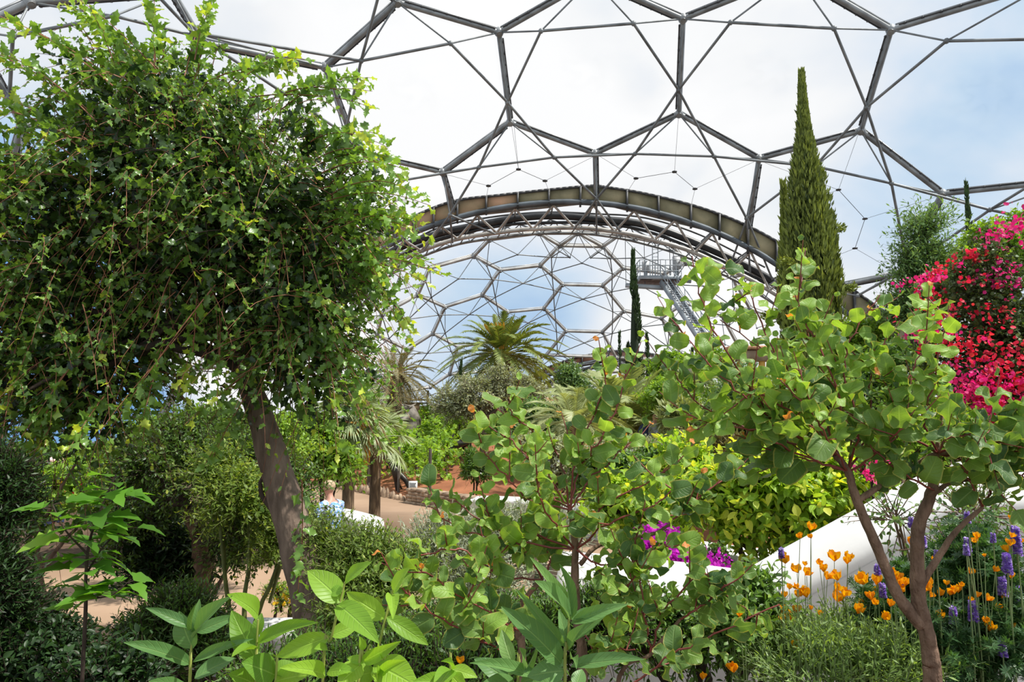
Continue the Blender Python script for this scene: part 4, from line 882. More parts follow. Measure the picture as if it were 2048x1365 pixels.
# ================================================================== FIGURES
import bmesh
def skinfig(name, pts, edges, radii, mt, parent, root=0, sub=2, loc=None):
    """one continuous surface grown over a jointed skeleton"""
    o0 = worg(parent); me = bpy.data.meshes.new(name); me.from_pydata([tuple(np.array(p) - o0) for p in pts], edges, []); me.update()
    o = bpy.data.objects.new(name, me); COL.objects.link(o); 
    md = o.modifiers.new('skin', 'SKIN'); md.use_smooth_shade = True
    if not me.skin_vertices: 
        bm = bmesh.new(); bm.from_mesh(me); bm.verts.layers.skin.verify(); bm.to_mesh(me); bm.free()
    for i, v in enumerate(me.skin_vertices[0].data):
        r = radii[i]; v.radius = (r, r) if np.isscalar(r) else r; v.use_root = (i == root)
    sb = o.modifiers.new('sub', 'SUBSURF'); sb.levels = sub; sb.render_levels = sub
    me.materials.append(mt); o.parent = parent; return o
M_skin = solid('skin', (0.55, 0.30, 0.22), 0.5, 0.05, 10); M_bronze = solid('dark_bronze', (0.06, 0.055, 0.05), 0.4, 0.2, 4, metal=.4)
M_statue = solid('weathered_grey_bronze', (0.22, 0.195, 0.16), 0.6, 0.2, 5, bump=.4, metal=.1)
M_gshirt = solid('grey_cloth', (0.25, 0.27, 0.29), .9, .08, 12); M_navy = solid('navy_cloth', (0.025, 0.035, 0.09), .8, .1, 8); M_blue = solid('blue_patterned_cloth', (0.03, 0.22, 0.65), .8, .2, 22, col2=(.75, .8, .85)); M_hair = solid('blond_hair', (.5, .38, .24), .7, .2, 30); M_beige = solid('beige_cloth', (.5, .42, .34), .9, .06, 9)
def person(label, P, rot, seated=False, shirt=None, trousers=None, hair=None, pack=False, lean=0.0, h=1.0):
    """P is the ground point; figure faces +x before rot"""
    t = thing('person', label, 'person', P); ca, sa = math.cos(rot), math.sin(rot); P = np.array(P, float)
    hip = 0.46 if seated else 0.92
    def X(x, y, z): 
        xl = x + lean * max(0, z - hip); return P + np.array([ca * xl - sa * y, sa * xl + ca * y, z]) * h
    if seated: legs = lambda s: [X(.0, .09 * s, hip), X(.42, .11 * s, hip + .02), X(.44, .11 * s, .08), X(.58, .11 * s, .04)]
    else: legs = lambda s: [X(0, .09 * s, hip - .06), X(.04 + .08 * s, .1 * s, .5), X(-.02 + .12 * s, .1 * s, .08), X(.1 + .12 * s, .11 * s, .03)]
    pts = [X(0, 0, hip), X(0, 0, hip + .2), X(0, 0, hip + .42), X(.0, 0, hip + .56), X(.02, 0, hip + .61), X(.04, 0, hip + .66), X(.045, 0, hip + .74), X(.03, 0, hip + .82)]
    ed = [(i, i + 1) for i in range(7)]; rd = [(.14, .11), (.13, .1), (.16, .11), (.08, .07), .06, .065, (.085, .1), .06]
    for s in (-1, 1):
        n0 = len(pts); pts += [X(0, .19 * s, hip + .5), X(.06, .25 * s, hip + .24), X(.3, .2 * s, hip + .2), X(.38, .17 * s, hip + .22)]; ed += [(2, n0), (n0, n0 + 1), (n0 + 1, n0 + 2), (n0 + 2, n0 + 3)]; rd += [.06, .045, .032, .025]
        hb = X(.38, .17 * s, hip + .22)
        for k in range(5):
            n1 = len(pts); off = X(.38 + (.09 if k < 4 else .05), .17 * s + (.016 * (k - 1.5) if k < 4 else -.04 * s), hip + (.2 if k < 4 else .24)); pts += [(hb + off) / 2, off]; ed += [(n0 + 3, n1), (n1, n1 + 1)]; rd += [.012, .009]
        n0 = len(pts); pts += legs(s); ed += [(0, n0), (n0, n0 + 1), (n0 + 1, n0 + 2), (n0 + 2, n0 + 3)]; rd += [.085, .065, .045, .04]
    skinfig('body', pts, ed, rd, M_skin, t)
    hd = X(.045, 0, hip + .74)
    f = MB(); fw = np.array([ca, sa, 0]); sd = np.array([-sa, ca, 0])
    f.ball(hd + fw * .105 * h + [0, 0, -.0], np.array([.022, .022, .03]) * h, 5); f.build('nose', M_skin, t)
    for s in (-1, 1): f = MB(); f.ball(hd + sd * s * .088 * h, np.array([.02, .02, .035]) * h, 5); f.build('ear', M_skin, t)
    f = MB(); [f.ball(hd + fw * .088 * h + sd * s * .032 * h + [0, 0, .025], .012 * h, 5) for s in (-1, 1)]; f.build('eyes', M_rail, t)
    f = MB(); f.box(hd + fw * .095 * h - [0, 0, .05 * h], (.02, .05, .01), rot); f.build('mouth', M_red, t)
    if hair: f = MB(); f.ball(hd + [0, 0, .045 * h] - fw * .02, np.array([.10, .10, .09]) * h, 8, noise=.05); f.build('hair', hair, t)
    n = 9; a = np.linspace(0, 1, n)
    sh = MB(); ring = np.array([X(0, 0, hip - .04 + .58 * q) for q in a]); sh.tube(ring, np.array([.165, .16, .155, .155, .165, .18, .185, .16, .09]) * h * .98, 14); 
    for s in (-1, 1): sh.tube([X(0, .1 * s, hip + .5), X(0, .2 * s, hip + .49), X(.05, .25 * s, hip + .27)], np.array([.08, .075, .06]) * h, 10)
    sh.build('shirt', shirt or M_gshirt, t)
    tr = MB()
    for s in (-1, 1): q = legs(s); tr.tube(spline([X(0, .05 * s, hip), q[0], q[1], q[2]], 3), .085 * h, 10)
    tr.build('trousers', trousers or M_navy, t)
    if pack: f = MB(); c = X(-.22, 0, hip + .34); f.ball(c, np.array([.15, .15, .24]) * h, 9); f.build('backpack', M_navy, t)
    return t
p = W(1304, 830, 19.5); g0 = gz(p[0], p[1]); zt = p[2] + .12
person('bald person in a grey shirt with a navy backpack, walking right among shrubs', (p[0], p[1], g0), 0.0, False, M_gshirt, M_beige, None, True, 0.05, (zt - g0) / 1.82)
p = W(664, 985, 11.2); person('light-haired person in a blue patterned top sitting by the path behind the trunk', (p[0], p[1], 0.04), 2.6, True, M_blue, M_beige, M_hair, False, .05, 1.0)
st_ = MB(); st_.lathe((p[0], p[1], 0.03), [[0, 0], [.2, 0], [.22, .05], [.22, .3], [.2, .34], [0, .34]], 14, sx=1.2); tag(st_.build('boulder_seat', M_stone), 'squat brown stone the visitor in blue sits on', 'stone')
p = W(100, 930, 15.0); person('person with a pale pink hat far away behind the left shrubs', (p[0], p[1], gz(p[0], p[1]) + .04), 1.0, False, M_beige, M_navy, solid('pink_hat', (.75, .5, .45), .8), False, 0, .82)
p = W(121, 935, 15.4); person('person in a blue shirt beside the one with a pink hat', (p[0], p[1], gz(p[0], p[1]) + .04), 2.0, False, M_blue, M_navy, M_hair, False, 0, .8)

# bull headed figure
p = W(822, 862, 25.5); z = gz(p[0], p[1]); bt = thing('bull_statue', 'grey upright statue with a horned bull head above the vines', 'statue', (p[0], p[1], z)); s_ = 25.5 / F
def V_(px, py, dy=0): return W(px, py, 25.5 + dy)
pts = [V_(826, 858), V_(828, 842), V_(826, 828), V_(823, 818), V_(814, 816), V_(807, 819), V_(812, 838, -.25), V_(800, 842, -.45), V_(812, 838, .25), V_(801, 836, .45), V_(822, 870, -.2), V_(830, 870, .2), (p[0], p[1] - .2, z - .05), (p[0] + .2, p[1] + .2, z - .05)]
skinfig('body', pts, [(0, 1), (1, 2), (2, 3), (3, 4), (4, 5), (2, 6), (6, 7), (2, 8), (8, 9), (0, 10), (0, 11), (10, 12), (11, 13)], [(.27, .3), (.28, .3), (.24, .3), .17, .13, .09, .1, .06, .1, .06, .16, .16, .12, .12], M_statue, bt)
for sg, e1, e2 in ((-1, (815, 812, -.2), (808, 809, -.35)), (1, (826, 811, .15), (832, 808, .3))):
    t = MB(); limb(t, [V_(820, 814), V_(e1[0], e1[1], e1[2]), V_(e2[0], e2[1], e2[2])], .05, .012, 7, 4); t.build('horn', M_statue, bt)
# dancing bronze figures among the vines
for i, (px, py, Y, ln, lab) in enumerate([(800, 948, 21.8, -.5, 'dark bronze figure bending backwards between the nearest vines'), (868, 930, 23.2, .9, 'dark bronze figure stretched sideways in the vine row'), (930, 892, 26, .3, 'dark bronze figure with raised arms higher among the vines'), (748, 912, 25, .2, 'grey bronze figure at the left edge of the vines')]):
    p = W(px, py, Y); z = gz(p[0], p[1]); t = thing('dancer_statue', lab, 'statue', (p[0], p[1], z)); q = np.array([p[0], p[1], z])
    A = lambda x, y, zz: q + np.array([x + ln * max(0, zz - .5) , y, zz * .82])
    pts = [A(0, 0, .8), A(0, 0, 1.05), A(0, 0, 1.3), A(.02, 0, 1.45), A(.04, 0, 1.6), A(-.3, .2, 1.4), A(-.5, .2, 1.75), A(.35, -.2, 1.4), A(.65, -.1, 1.5), A(-.12, .1, .4), A(-.1, .1, -.03), A(.2, -.1, .45), A(.35, -.1, -.03)]
    skinfig('body', pts, [(0, 1), (1, 2), (2, 3), (3, 4), (2, 5), (5, 6), (2, 7), (7, 8), (0, 9), (9, 10), (0, 11), (11, 12)], [.12, .1, .12, .05, .09, .05, .025, .05, .025, .08, .04, .08, .04], M_bronze if i < 3 else M_statue, t)
# pointed sculpture
p = W(1383, 770, 21); z = gz(p[0], p[1]); sp = thing('spike_sculpture', 'grey pointed bud-shaped metal sculpture on dark spiky leaves', 'sculpture', (p[0], p[1], z)); q0 = W(1383, 752, 21); hh = W(1383, 700, 21)[2] - q0[2]
t = MB(); t.lathe(q0, [[0, -.15], [.17, -.05], [.2, .06], [.13, .22], [.06, hh * .5], [.03, hh * .8], [0.005, hh]], 14); t.build('bud', M_statue, sp)
t = MB(); t.tube([(p[0], p[1], z - .05), (p[0], p[1], q0[2])], .08, 8); t.build('stem', M_bronze, sp)
for i in range(16):
    t = MB(); a = i * 2.4; e_ = rng.uniform(-.6, .5); d = np.array([math.cos(a) * math.cos(e_), math.sin(a) * math.cos(e_), math.sin(e_)]); t.tube([q0 - [0, 0, .12], q0 - [0, 0, .12] + d * .35, q0 - [0, 0, .2] + d * .62], [.05, .03, .004], 6); t.build('spiky_leaf', M_bronze, sp)

# ================================================================== SHRUBS BEHIND AND BETWEEN
def B(*a): return [pblob(*x) for x in a]
bush('shrub', 'pale feathery shrub beside the distant arch', 'shrub', B((1150, 790, 30, 34, 60), (1135, 760, 30, 22, 35)), 900, T_q, .16, M_feather, K=6, L_=.5, tr=.05)
bush('shrub', 'soft grey-green grassy shrub below the tiled hut', 'shrub', B((1075, 850, 22, 55, 42), (1120, 870, 22, 40, 40)), 900, T_thin, .3, M_feather, K=5, L_=.4)
bush('fig_tree', 'bright green leafy tree beside the pointed sculpture', 'tree', B((1345, 745, 24, 42, 34), (1330, 790, 23, 38, 30), (1420, 735, 24, 26, 34)), 1300, T_q, .17, M_lg, K=6, L_=.45, tr=.08, wd=1.5)
bush('shrub', 'light green shrub below the pointed sculpture', 'shrub', B((1340, 800, 19, 60, 32), (1450, 820, 18, 50, 40)), 900, T_q, .13, M_lg, K=6, L_=.35, wd=1.4)
bush('feathery_tree', 'feathery blue-green tree right of the tall cypress', 'tree', B((1850, 560, 15, 52, 100), (1850, 470, 15, 26, 60), (1820, 640, 15, 50, 60), (1890, 620, 15, 50, 70)), 1500, T_thin, .16, M_feather, K=9, L_=.75, tr=.09, droop=.1, up=.8, shell=(.2, .95), wd=1.2)
bush('leafy_tree', 'rounded green tree behind the bougainvillea at the far right', 'tree', B((1985, 520, 16, 70, 62), (1930, 560, 16, 50, 50), (2040, 470, 16, 40, 40)), 1600, T_q, .14, M_lg, K=6, L_=.5, tr=.1, wd=1.5)
bush('shrub', 'yellow-green shrub at the foot of the arch right of the tall cypress', 'shrub', B((1725, 680, 16, 60, 34), (1680, 720, 16, 50, 40)), 900, T_q, .12, M_lg, K=6, L_=.35, wd=1.4)
bush('shrub', 'green shrub filling in behind the rounded-leaf tree', 'shrub', B((1560, 830, 13, 110, 55), (1690, 800, 12, 110, 70), (1790, 760, 12, 80, 80)), 1900, T_q, .11, M_mg, K=6, L_=.35, wd=1.3)
bush('shrub', 'leafy shrub at the left foot of the tall cypress', 'shrub', B((1500, 800, 14, 60, 60), (1470, 850, 14, 70, 50)), 1100, T_thin, .2, M_feather, K=7, L_=.4)
white = [(M_wht, 130, .06, 5, 'blossoms')]
bush('white_flowering_shrub', 'grey-green shrub dotted with white flowers around the bald walker', 'shrub', B((1270, 912, 13.5, 90, 30), (1390, 895, 13.5, 60, 30)), 1200, T_q, .09, M_olv, K=6, L_=.28, flowers=white)
bush('white_flowering_shrub', 'shrub with white flowers left of the walker, above the rounded leaves', 'shrub', B((1130, 930, 12, 70, 42), (1060, 900, 13, 46, 30)), 1200, T_q, .09, M_olv, K=6, L_=.28, flowers=[(M_wht, 110, .055, 5, 'blossoms')])
bush('white_flowering_shrub', 'small dark bush with white flowers at the corner of the vineyard', 'shrub', B((955, 940, 18.6, 26, 28), (940, 918, 18.8, 16, 14)), 420, T_thin, .2, M_mg, K=5, L_=.25, flowers=[(M_wht, 60, .06, 4, 'blossoms')])
bush('shrub', 'dense green mound between the palm and the lemon bush', 'shrub', B((1230, 950, 10.5, 90, 40), (1330, 930, 11, 60, 34)), 1300, T_round[:1], .075, M_mg, K=6, L_=.25)
bush('shrub', 'clipped dark green bush at the olive tree foot', 'shrub', B((1000, 870, 22.5, 26, 26)), 380, T_q, .12, M_mg, K=5, L_=.25)
bush('shrub', 'bright low shrubs bank behind the vineyard', 'shrub', B((870, 845, 32, 60, 22), (760, 850, 33, 70, 24), (960, 850, 33, 50, 22)), 900, T_q, .2, M_lg, K=6, L_=.5)
bush('shrub', 'shady green bank on the left horizon', 'shrub', B((560, 880, 24, 120, 50), (400, 910, 22, 90, 40)), 1100, T_q, .2, M_mg, K=6, L_=.5)
bush('shrub', 'leafy bank left of the fan palm', 'shrub', B((620, 900, 14, 70, 70), (680, 935, 13.6, 40, 36)), 1200, T_lan[:1], .14, M_lg, K=6, L_=.4)
gp = bush('dry_grass_clump', 'clump of dry brown grass on the bank right of the palm', 'grass clump', B((1440, 925, 11, 55, 30)), 420, T_thin, .35, M_phd, K=4, L_=.3, up=1.2)
bush('grass_clump', 'pale feathery grass behind the lemon bush', 'grass clump', B((1490, 870, 12, 60, 34), (1360, 840, 15, 40, 26)), 700, T_thin, .35, M_dwf, K=4, L_=.3, up=1.0)
nas = [(M_org, 60, .07, 3, 'blossoms'), (M_red, 25, .06, 3, 'blossoms')]
bush('flowering_shrub', 'low shrubs with orange and red blossom at the left edge', 'shrub', B((90, 985, 11, 110, 42), (-20, 1000, 10.5, 80, 60)), 1700, T_round[:1], .08, M_lg, K=6, L_=.28, flowers=nas)
bush('flowering_shrub', 'green shrub with yellow-orange blossom behind the lobed-leaf plant', 'shrub', B((230, 960, 12, 110, 50), (330, 900, 12, 100, 60)), 2000, T_round[:1], .085, M_lg, K=6, L_=.3, flowers=[(M_yel, 40, .06, 3, 'blossoms')])
bush('shrub', 'blue-green hedge along the left horizon', 'shrub', B((60, 930, 18, 130, 34), (230, 915, 19, 90, 26), (-120, 930, 18, 120, 50)), 1300, T_q, .16, M_mg, K=6, L_=.4)
# stone face bank and dirt right of the path are the ground itself
# ------------------------------------------------------------------ bougainvillea
def flowers_on(root, mt, name, regions, fs, per):
    for (px, py, Y, rx, ry, n, m_) in regions:
        f = MB(); c, r = pblob(px, py, Y, rx, ry, .35); P = c + rng.normal(0, .45, (n, 3)) * r; P = np.repeat(P, per, 0) + rng.normal(0, fs * .7, (n * per, 3)); D = rng.normal(size=P.shape) + [0, -.3, .4]
        f.scatter(T_round[0], P, D, rng.normal(size=P.shape) + [0, -.5, .5], fs * rng.uniform(.7, 1.25, len(P)), 1.1, rng.random(len(P))); f.build(name, m_ or mt, root)
bg_ = bush('bougainvillea', 'tall bougainvillea covered in red and pink bracts at the right edge', 'flowering climber', B((1985, 620, 8.6, 75, 140), (2040, 760, 8.4, 110, 150), (1960, 820, 8.6, 80, 110), (1900, 600, 8.9, 40, 90), (1880, 730, 9, 60, 60)), 3000, T_round[:1], .055, M_bgl, tw_mat=M_barkd, K=6, L_=.35, tr=.05, shell=(.5, 1.0))
flowers_on(bg_, M_red, 'blossoms', [(1960, 640, 8.2, 90, 130, 48, M_red), (2020, 540, 8.2, 40, 90, 16, M_pink), (1965, 790, 7.9, 80, 70, 190, M_pink), (2020, 780, 7.8, 70, 130, 120, M_red), (1985, 860, 7.9, 70, 50, 60, M_pink), (2035, 450, 8.3, 22, 40, 34, M_pink), (1995, 470, 8.3, 30, 20, 14, M_pink),
          (1850, 563, 8.5, 26, 16, 26, M_pink), (1868, 550, 8.5, 20, 12, 14, M_red), (1940, 515, 8.5, 30, 14, 22, M_red), (1845, 665, 8.4, 40, 26, 34, M_pink), (1870, 610, 8.5, 50, 60, 30, M_red), (1990, 555, 8.3, 34, 26, 20, M_pink), (1900, 700, 8.2, 40, 40, 50, M_red)], .045, 4)
sp_ = bush('bougainvillea', 'small sprig of crimson bougainvillea above the white wall', 'flowering climber', B((1745, 945, 6.4, 16, 22)), 90, T_round[:1], .04, M_mg, K=4, L_=.12, trunks=2, tr=.012)
flowers_on(sp_, M_pink, 'blossoms', [(1747, 938, 6.2, 20, 18, 20, M_pink), (1712, 862, 6.6, 14, 12, 9, M_pink)], .035, 4)
mg_ = bush('bougainvillea', 'magenta bougainvillea spilling over the white wall in the centre', 'flowering climber', B((1340, 1100, 6.6, 60, 30), (1420, 1125, 6.4, 50, 20), (1300, 1085, 6.8, 30, 20)), 500, T_round[:1], .035, M_mg, K=5, L_=.15, trunks=3, tr=.015)
flowers_on(mg_, M_mag, 'blossoms', [(1315, 1085, 6.4, 34, 24, 200, None), (1350, 1108, 6.2, 50, 22, 240, None), (1410, 1128, 6.1, 48, 14, 170, None), (1335, 1068, 6.5, 28, 10, 50, None)], .032, 4)

# ------------------------------------------------------------------ lemon bush behind the wall
lem = bush('lemon_bush', 'big yellow-green lemon bush right behind the white wall', 'shrub', B((1530, 990, 7.0, 120, 70), (1650, 970, 7.0, 90, 60), (1430, 1010, 7.2, 80, 60), (1600, 1060, 6.8, 80, 50), (1370, 940, 8.2, 60, 50), (1730, 990, 6.9, 60, 50), (1480, 1080, 6.9, 60, 45)), 1050, T_cit, .13, M_cit, tw_mat=M_barkd, K=9, L_=.34, tr=.03, trunks=7, tone=(.2, .9), tip=.4, droop=.1, up=.6, r=.005)
bush('lemon_bush', 'second lemon bush nearer the white wall on the left', 'shrub', B((1250, 1010, 8.2, 70, 45), (1330, 1020, 8, 60, 34)), 420, T_cit, .12, M_cit, tw_mat=M_barkd, K=8, L_=.3, tr=.025, trunks=4, tone=(.15, .85), tip=.35)
bush('shrub', 'glossy green shrub behind the crimson sprig', 'shrub', B((1790, 910, 7.6, 90, 40), (1900, 880, 7.8, 80, 50)), 700, T_lan, .09, M_lg, K=7, L_=.3)
bush('shrub', 'mid green hedge beyond the bougainvillea at the far right', 'shrub', B((2150, 830, 13, 130, 70), (2330, 850, 12, 130, 70), (2100, 760, 15, 80, 70)), 1500, T_q, .13, M_mg, K=6, L_=.4, wd=1.4)
bush('shrub', 'low leafy bed behind the gate pillar', 'shrub', B((2120, 900, 8.5, 130, 50), (2300, 920, 8.5, 130, 60)), 900, T_q, .09, M_lg, K=6, L_=.3, wd=1.4)
# ================================================================== MIDDLE DISTANCE, LEFT AND CENTRE
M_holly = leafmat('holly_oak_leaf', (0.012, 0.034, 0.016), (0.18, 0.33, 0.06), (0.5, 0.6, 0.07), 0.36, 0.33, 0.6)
M_lobed = leafmat('lobed_leaf', (0.05, 0.14, 0.02), (0.14, 0.33, 0.035), (0.3, 0.48, 0.06), 0.45)
M_lime = leafmat('lime_broad_leaf', (0.13, 0.28, 0.025), (0.28, 0.48, 0.05), (0.42, 0.60, 0.08), 0.38, 0.42, 0.35, vein=0.45)
M_sage = leafmat('blue_green_lance_leaf', (0.07, 0.17, 0.05), (0.14, 0.28, 0.085), (0.28, 0.44, 0.10), 0.25, 0.42, 0.35, vein=0.4, under=(0.24, 0.34, 0.19))
M_rhus = leafmat('round_wavy_leaf', (0.04, 0.11, 0.035), (0.26, 0.43, 0.065), (0.75, 0.22, 0.06), 0.36, 0.48, 0.45, vein=0.3, edge=(0.42, 0.40, 0.10))
M_rtwig = solid('red_stem', (0.24, 0.055, 0.045), 0.45, 0.15, 10, spec=.4)
M_rbark = bark('smooth_brown_bark', (0.27, 0.175, 0.12), (0.13, 0.08, 0.055), 22, .8, (1, 1, .5))
M_htwig = solid('rusty_shoot', (0.32, 0.13, 0.07), 0.55, 0.2, 6); M_yst = solid('yellow_green_stem', (0.30, 0.34, 0.07), 0.5, 0.15, 8)
M_hbark = bark('oak_bark', (0.27, 0.20, 0.155), (0.12, 0.085, 0.065), 13, 1.0, (1, 1, 0.3))
T_holly = [leaf(holly(.21, 10), 10, .35, .15, wave=.6, seed=s) for s in range(4)] + [leaf(holly(.25, 8), 8, -.3, .2, wave=.9, seed=9)]
T_wavy = [leaf(lambda t, s_=s_: .02 + (.34 + .03 * (s_ % 3)) * math.sqrt(max(0, 1 - abs(2 * t - 1) ** 2.0)), 9, .12, .1 + .10 * s_, wave=.6, seed=s_, cols=2, rnd=.75) for s_ in range(6)]
T_big = [leaf(lance(.23, .42), 10, .35, .22, wave=.12, seed=s, cols=2) for s in range(3)]
T_lobed = [leaf(lambda t: float(np.interp(t, [0, .1, .25, .38, .55, .72, 1], [.03, .42, .2, .4, .16, .17, .01])), 9, .2, .25, seed=1), leaf(lambda t: float(np.interp(t, [0, .15, .3, .45, .6, .75, 1], [.03, .34, .16, .34, .13, .14, .01])), 9, .25, .45, seed=2)]

M_pist = leafmat('pinnate_leaf', (0.05, 0.10, 0.02), (0.19, 0.29, 0.05), (0.40, 0.46, 0.08), 0.38)
# corky-trunked bush left of the leaning trunk
ks = plant('corky_tree', 'dense small-leaved tree with a crooked corky trunk left of the leaning tree', 'tree', 385, 1240, 6.9); b = base_of(ks); tw = MB(); lm = MB()
trunk = [b - [0, 0, .1], W(388, 1225, 6.9), W(404, 1170, 6.9), W(402, 1110, 6.9), W(392, 1050, 6.9), W(375, 1010, 6.9)]
cb = MB(); limb(cb, trunk, .085, .06, 12, 6, .012); cb.build('trunk', bark('corky_bark', (.24, .15, .09), (.07, .04, .025), 12, 1.2, (1, 1, .6)), ks)
for q in ([(375, 1012), (350, 985), (325, 962), (290, 930)], [(385, 1020), (440, 960), (500, 930)], [(392, 1050), (470, 1000), (560, 1010)], [(380, 1015), (340, 1000), (250, 1000)], [(400, 1090), (500, 1060), (580, 1110)]):
    limb(tw, pxl(q, 6.8), .04, .012, 7, 4, .012)
kb = B((480, 945, 6.8, 110, 60), (340, 915, 6.9, 100, 60), (560, 1040, 6.6, 70, 90), (270, 1010, 6.9, 60, 80), (520, 1080, 6.7, 80, 50), (420, 880, 7.2, 80, 40), (250, 1110, 7.1, 40, 60))
shrub(lm, tw, kb, 2600, T_lan[:1], .055, K=8, L_=.25, r=.004, shell=(.45, 1.0), tone=(.05, .75), tip=.2); lm.build('foliage', leafmat('small_glossy_leaf', (.025, .06, .012), (.10, .19, .03), (.33, .42, .06), .3, .4), ks); tw.build('branches', M_barkd, ks)
bush('shrub', 'bright yellow-green shrub glimpsed through the gap under the big crown', 'shrub', B((420, 875, 9.5, 110, 46), (330, 905, 9.5, 70, 40), (560, 900, 9.5, 60, 60)), 1300, T_lan[:1], .08, M_lg, K=7, L_=.3, tone=(.2, .9))
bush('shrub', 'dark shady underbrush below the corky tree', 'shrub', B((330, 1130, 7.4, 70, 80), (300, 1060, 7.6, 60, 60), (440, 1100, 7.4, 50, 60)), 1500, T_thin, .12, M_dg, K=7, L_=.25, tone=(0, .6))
bush('rosemary_bush', 'fine-leaved dark bush with tiny yellow flowers beside the sandy path', 'shrub', B((360, 1280, 4.6, 90, 80), (290, 1320, 4.4, 60, 60), (430, 1340, 4.5, 60, 50)), 1700, T_thin, .06, M_mg, K=9, L_=.24, tone=(0, .6), up=.7, flowers=[(M_yel, 22, .018, 2, 'blossoms')])
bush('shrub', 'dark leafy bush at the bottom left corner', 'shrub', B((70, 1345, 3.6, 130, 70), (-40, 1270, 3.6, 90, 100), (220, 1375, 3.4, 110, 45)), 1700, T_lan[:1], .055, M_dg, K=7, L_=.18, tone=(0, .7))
bush('shrub', 'mixed green groundcover along the bottom edge under the broad leaves', 'shrub', B((760, 1345, 2.9, 200, 50), (950, 1350, 2.9, 160, 60), (600, 1385, 2.8, 180, 50)), 1700, T_thin, .05, M_mg, K=8, L_=.16, tone=(0, .7), up=.7)
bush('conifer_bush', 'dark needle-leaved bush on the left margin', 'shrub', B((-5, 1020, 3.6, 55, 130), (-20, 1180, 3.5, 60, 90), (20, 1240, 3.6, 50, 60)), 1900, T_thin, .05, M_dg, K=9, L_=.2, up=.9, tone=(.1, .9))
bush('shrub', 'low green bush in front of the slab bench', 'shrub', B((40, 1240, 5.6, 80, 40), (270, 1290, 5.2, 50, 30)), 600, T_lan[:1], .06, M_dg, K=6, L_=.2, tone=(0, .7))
bush('pistachio_bush', 'fine pinnate-leaved bush just right of the leaning trunk', 'shrub', B((730, 1150, 4.3, 90, 70), (648, 1110, 4.5, 50, 60), (805, 1165, 4.2, 60, 70), (740, 1250, 4.1, 110, 60)), 1500, T_thin, .044, M_pist, tw_mat=M_gtwig, K=13, L_=.26, spread=.95, tone=(.05, .75), up=.7, jit=.15, wd=1.5, shell=(.4, .95), tip=.2)
bush('curry_plant', 'silver-grey stemmed bush in front of the white wall end', 'shrub', B((890, 1120, 4.9, 100, 70), (1000, 1110, 5.0, 110, 75), (1090, 1085, 5.1, 90, 60), (950, 1190, 4.7, 110, 50)), 2100, T_thin, .05, M_grey, tw_mat=M_grey, K=8, L_=.28, up=1.2, flowers=[(M_mag, 22, .022, 2, 'blossoms')])
bush('shrub', 'dark green foliage behind the lance-leaved plant', 'shrub', B((900, 1300, 3.6, 110, 50), (1060, 1285, 3.7, 130, 50), (1200, 1260, 3.7, 100, 60)), 1600, T_thin, .06, M_mg, K=8, L_=.2, tone=(0, .65), up=.8)
bush('shrub', 'leafy shrub at the foot of the white wall', 'shrub', B((1400, 1280, 3.9, 110, 50), (1280, 1260, 3.9, 90, 60), (1520, 1270, 3.7, 90, 50)), 1000, T_lan[:1], .055, M_mg, K=7, L_=.2, tone=(.05, .8), up=.7)
bush('shrub', 'fine yellow-green shrub directly left of the leaning trunk', 'shrub', B((490, 1010, 6.1, 90, 60), (570, 1090, 6.1, 60, 80), (430, 950, 6.2, 60, 40)), 1100, T_thin, .06, M_pist, tw_mat=M_gtwig, K=11, L_=.28, spread=.9, tone=(.15, .9), up=.6, wd=1.5, tip=.2)
bush('yellow_flowering_shrub', 'low patch of yellow flowers between the path and the curved white wall', 'shrub', B((600, 1195, 7.6, 50, 16), (550, 1185, 7.8, 30, 12)), 260, T_thin, .06, M_lg, K=6, L_=.12, flowers=[(M_yel, 60, .035, 3, 'blossoms')])
# sprawling bare stems
sm = plant('shrub', 'spindly shrub with curved brown stems on the left', 'shrub', 88, 1270, 5.0); t = MB(); l = MB()
b = base_of(sm)
Ps = [limb(t, [b] + list(pxl([(82, 1150, 5), (76, 1080, 5), (95, 1030, 5), (150, 930, 5)])), .028, .008, 7, 5, .006), limb(t, pxl([(82, 1150, 5), (120, 1090, 5), (165, 1040, 5), (172, 980, 5)]), .018, .006, 6, 5, .005), limb(t, pxl([(90, 1040, 5), (60, 1018, 5), (20, 985, 5)]), .012, .005, 6, 5, .004), limb(t, pxl([(76, 1060, 5), (30, 1052, 5), (-10, 1050, 5)]), .012, .005, 6, 5, .004)]
for P in Ps: n_ = 26; k = rng.integers(len(P) // 2, len(P), n_); shoots(l, t, P[k], rng.normal(size=(n_, 3)) + [0, 0, .4], .18, 6, T_round[:1], .05, r=.002)
t.build('stems', M_rbark, sm); l.build('foliage', M_mg, sm)
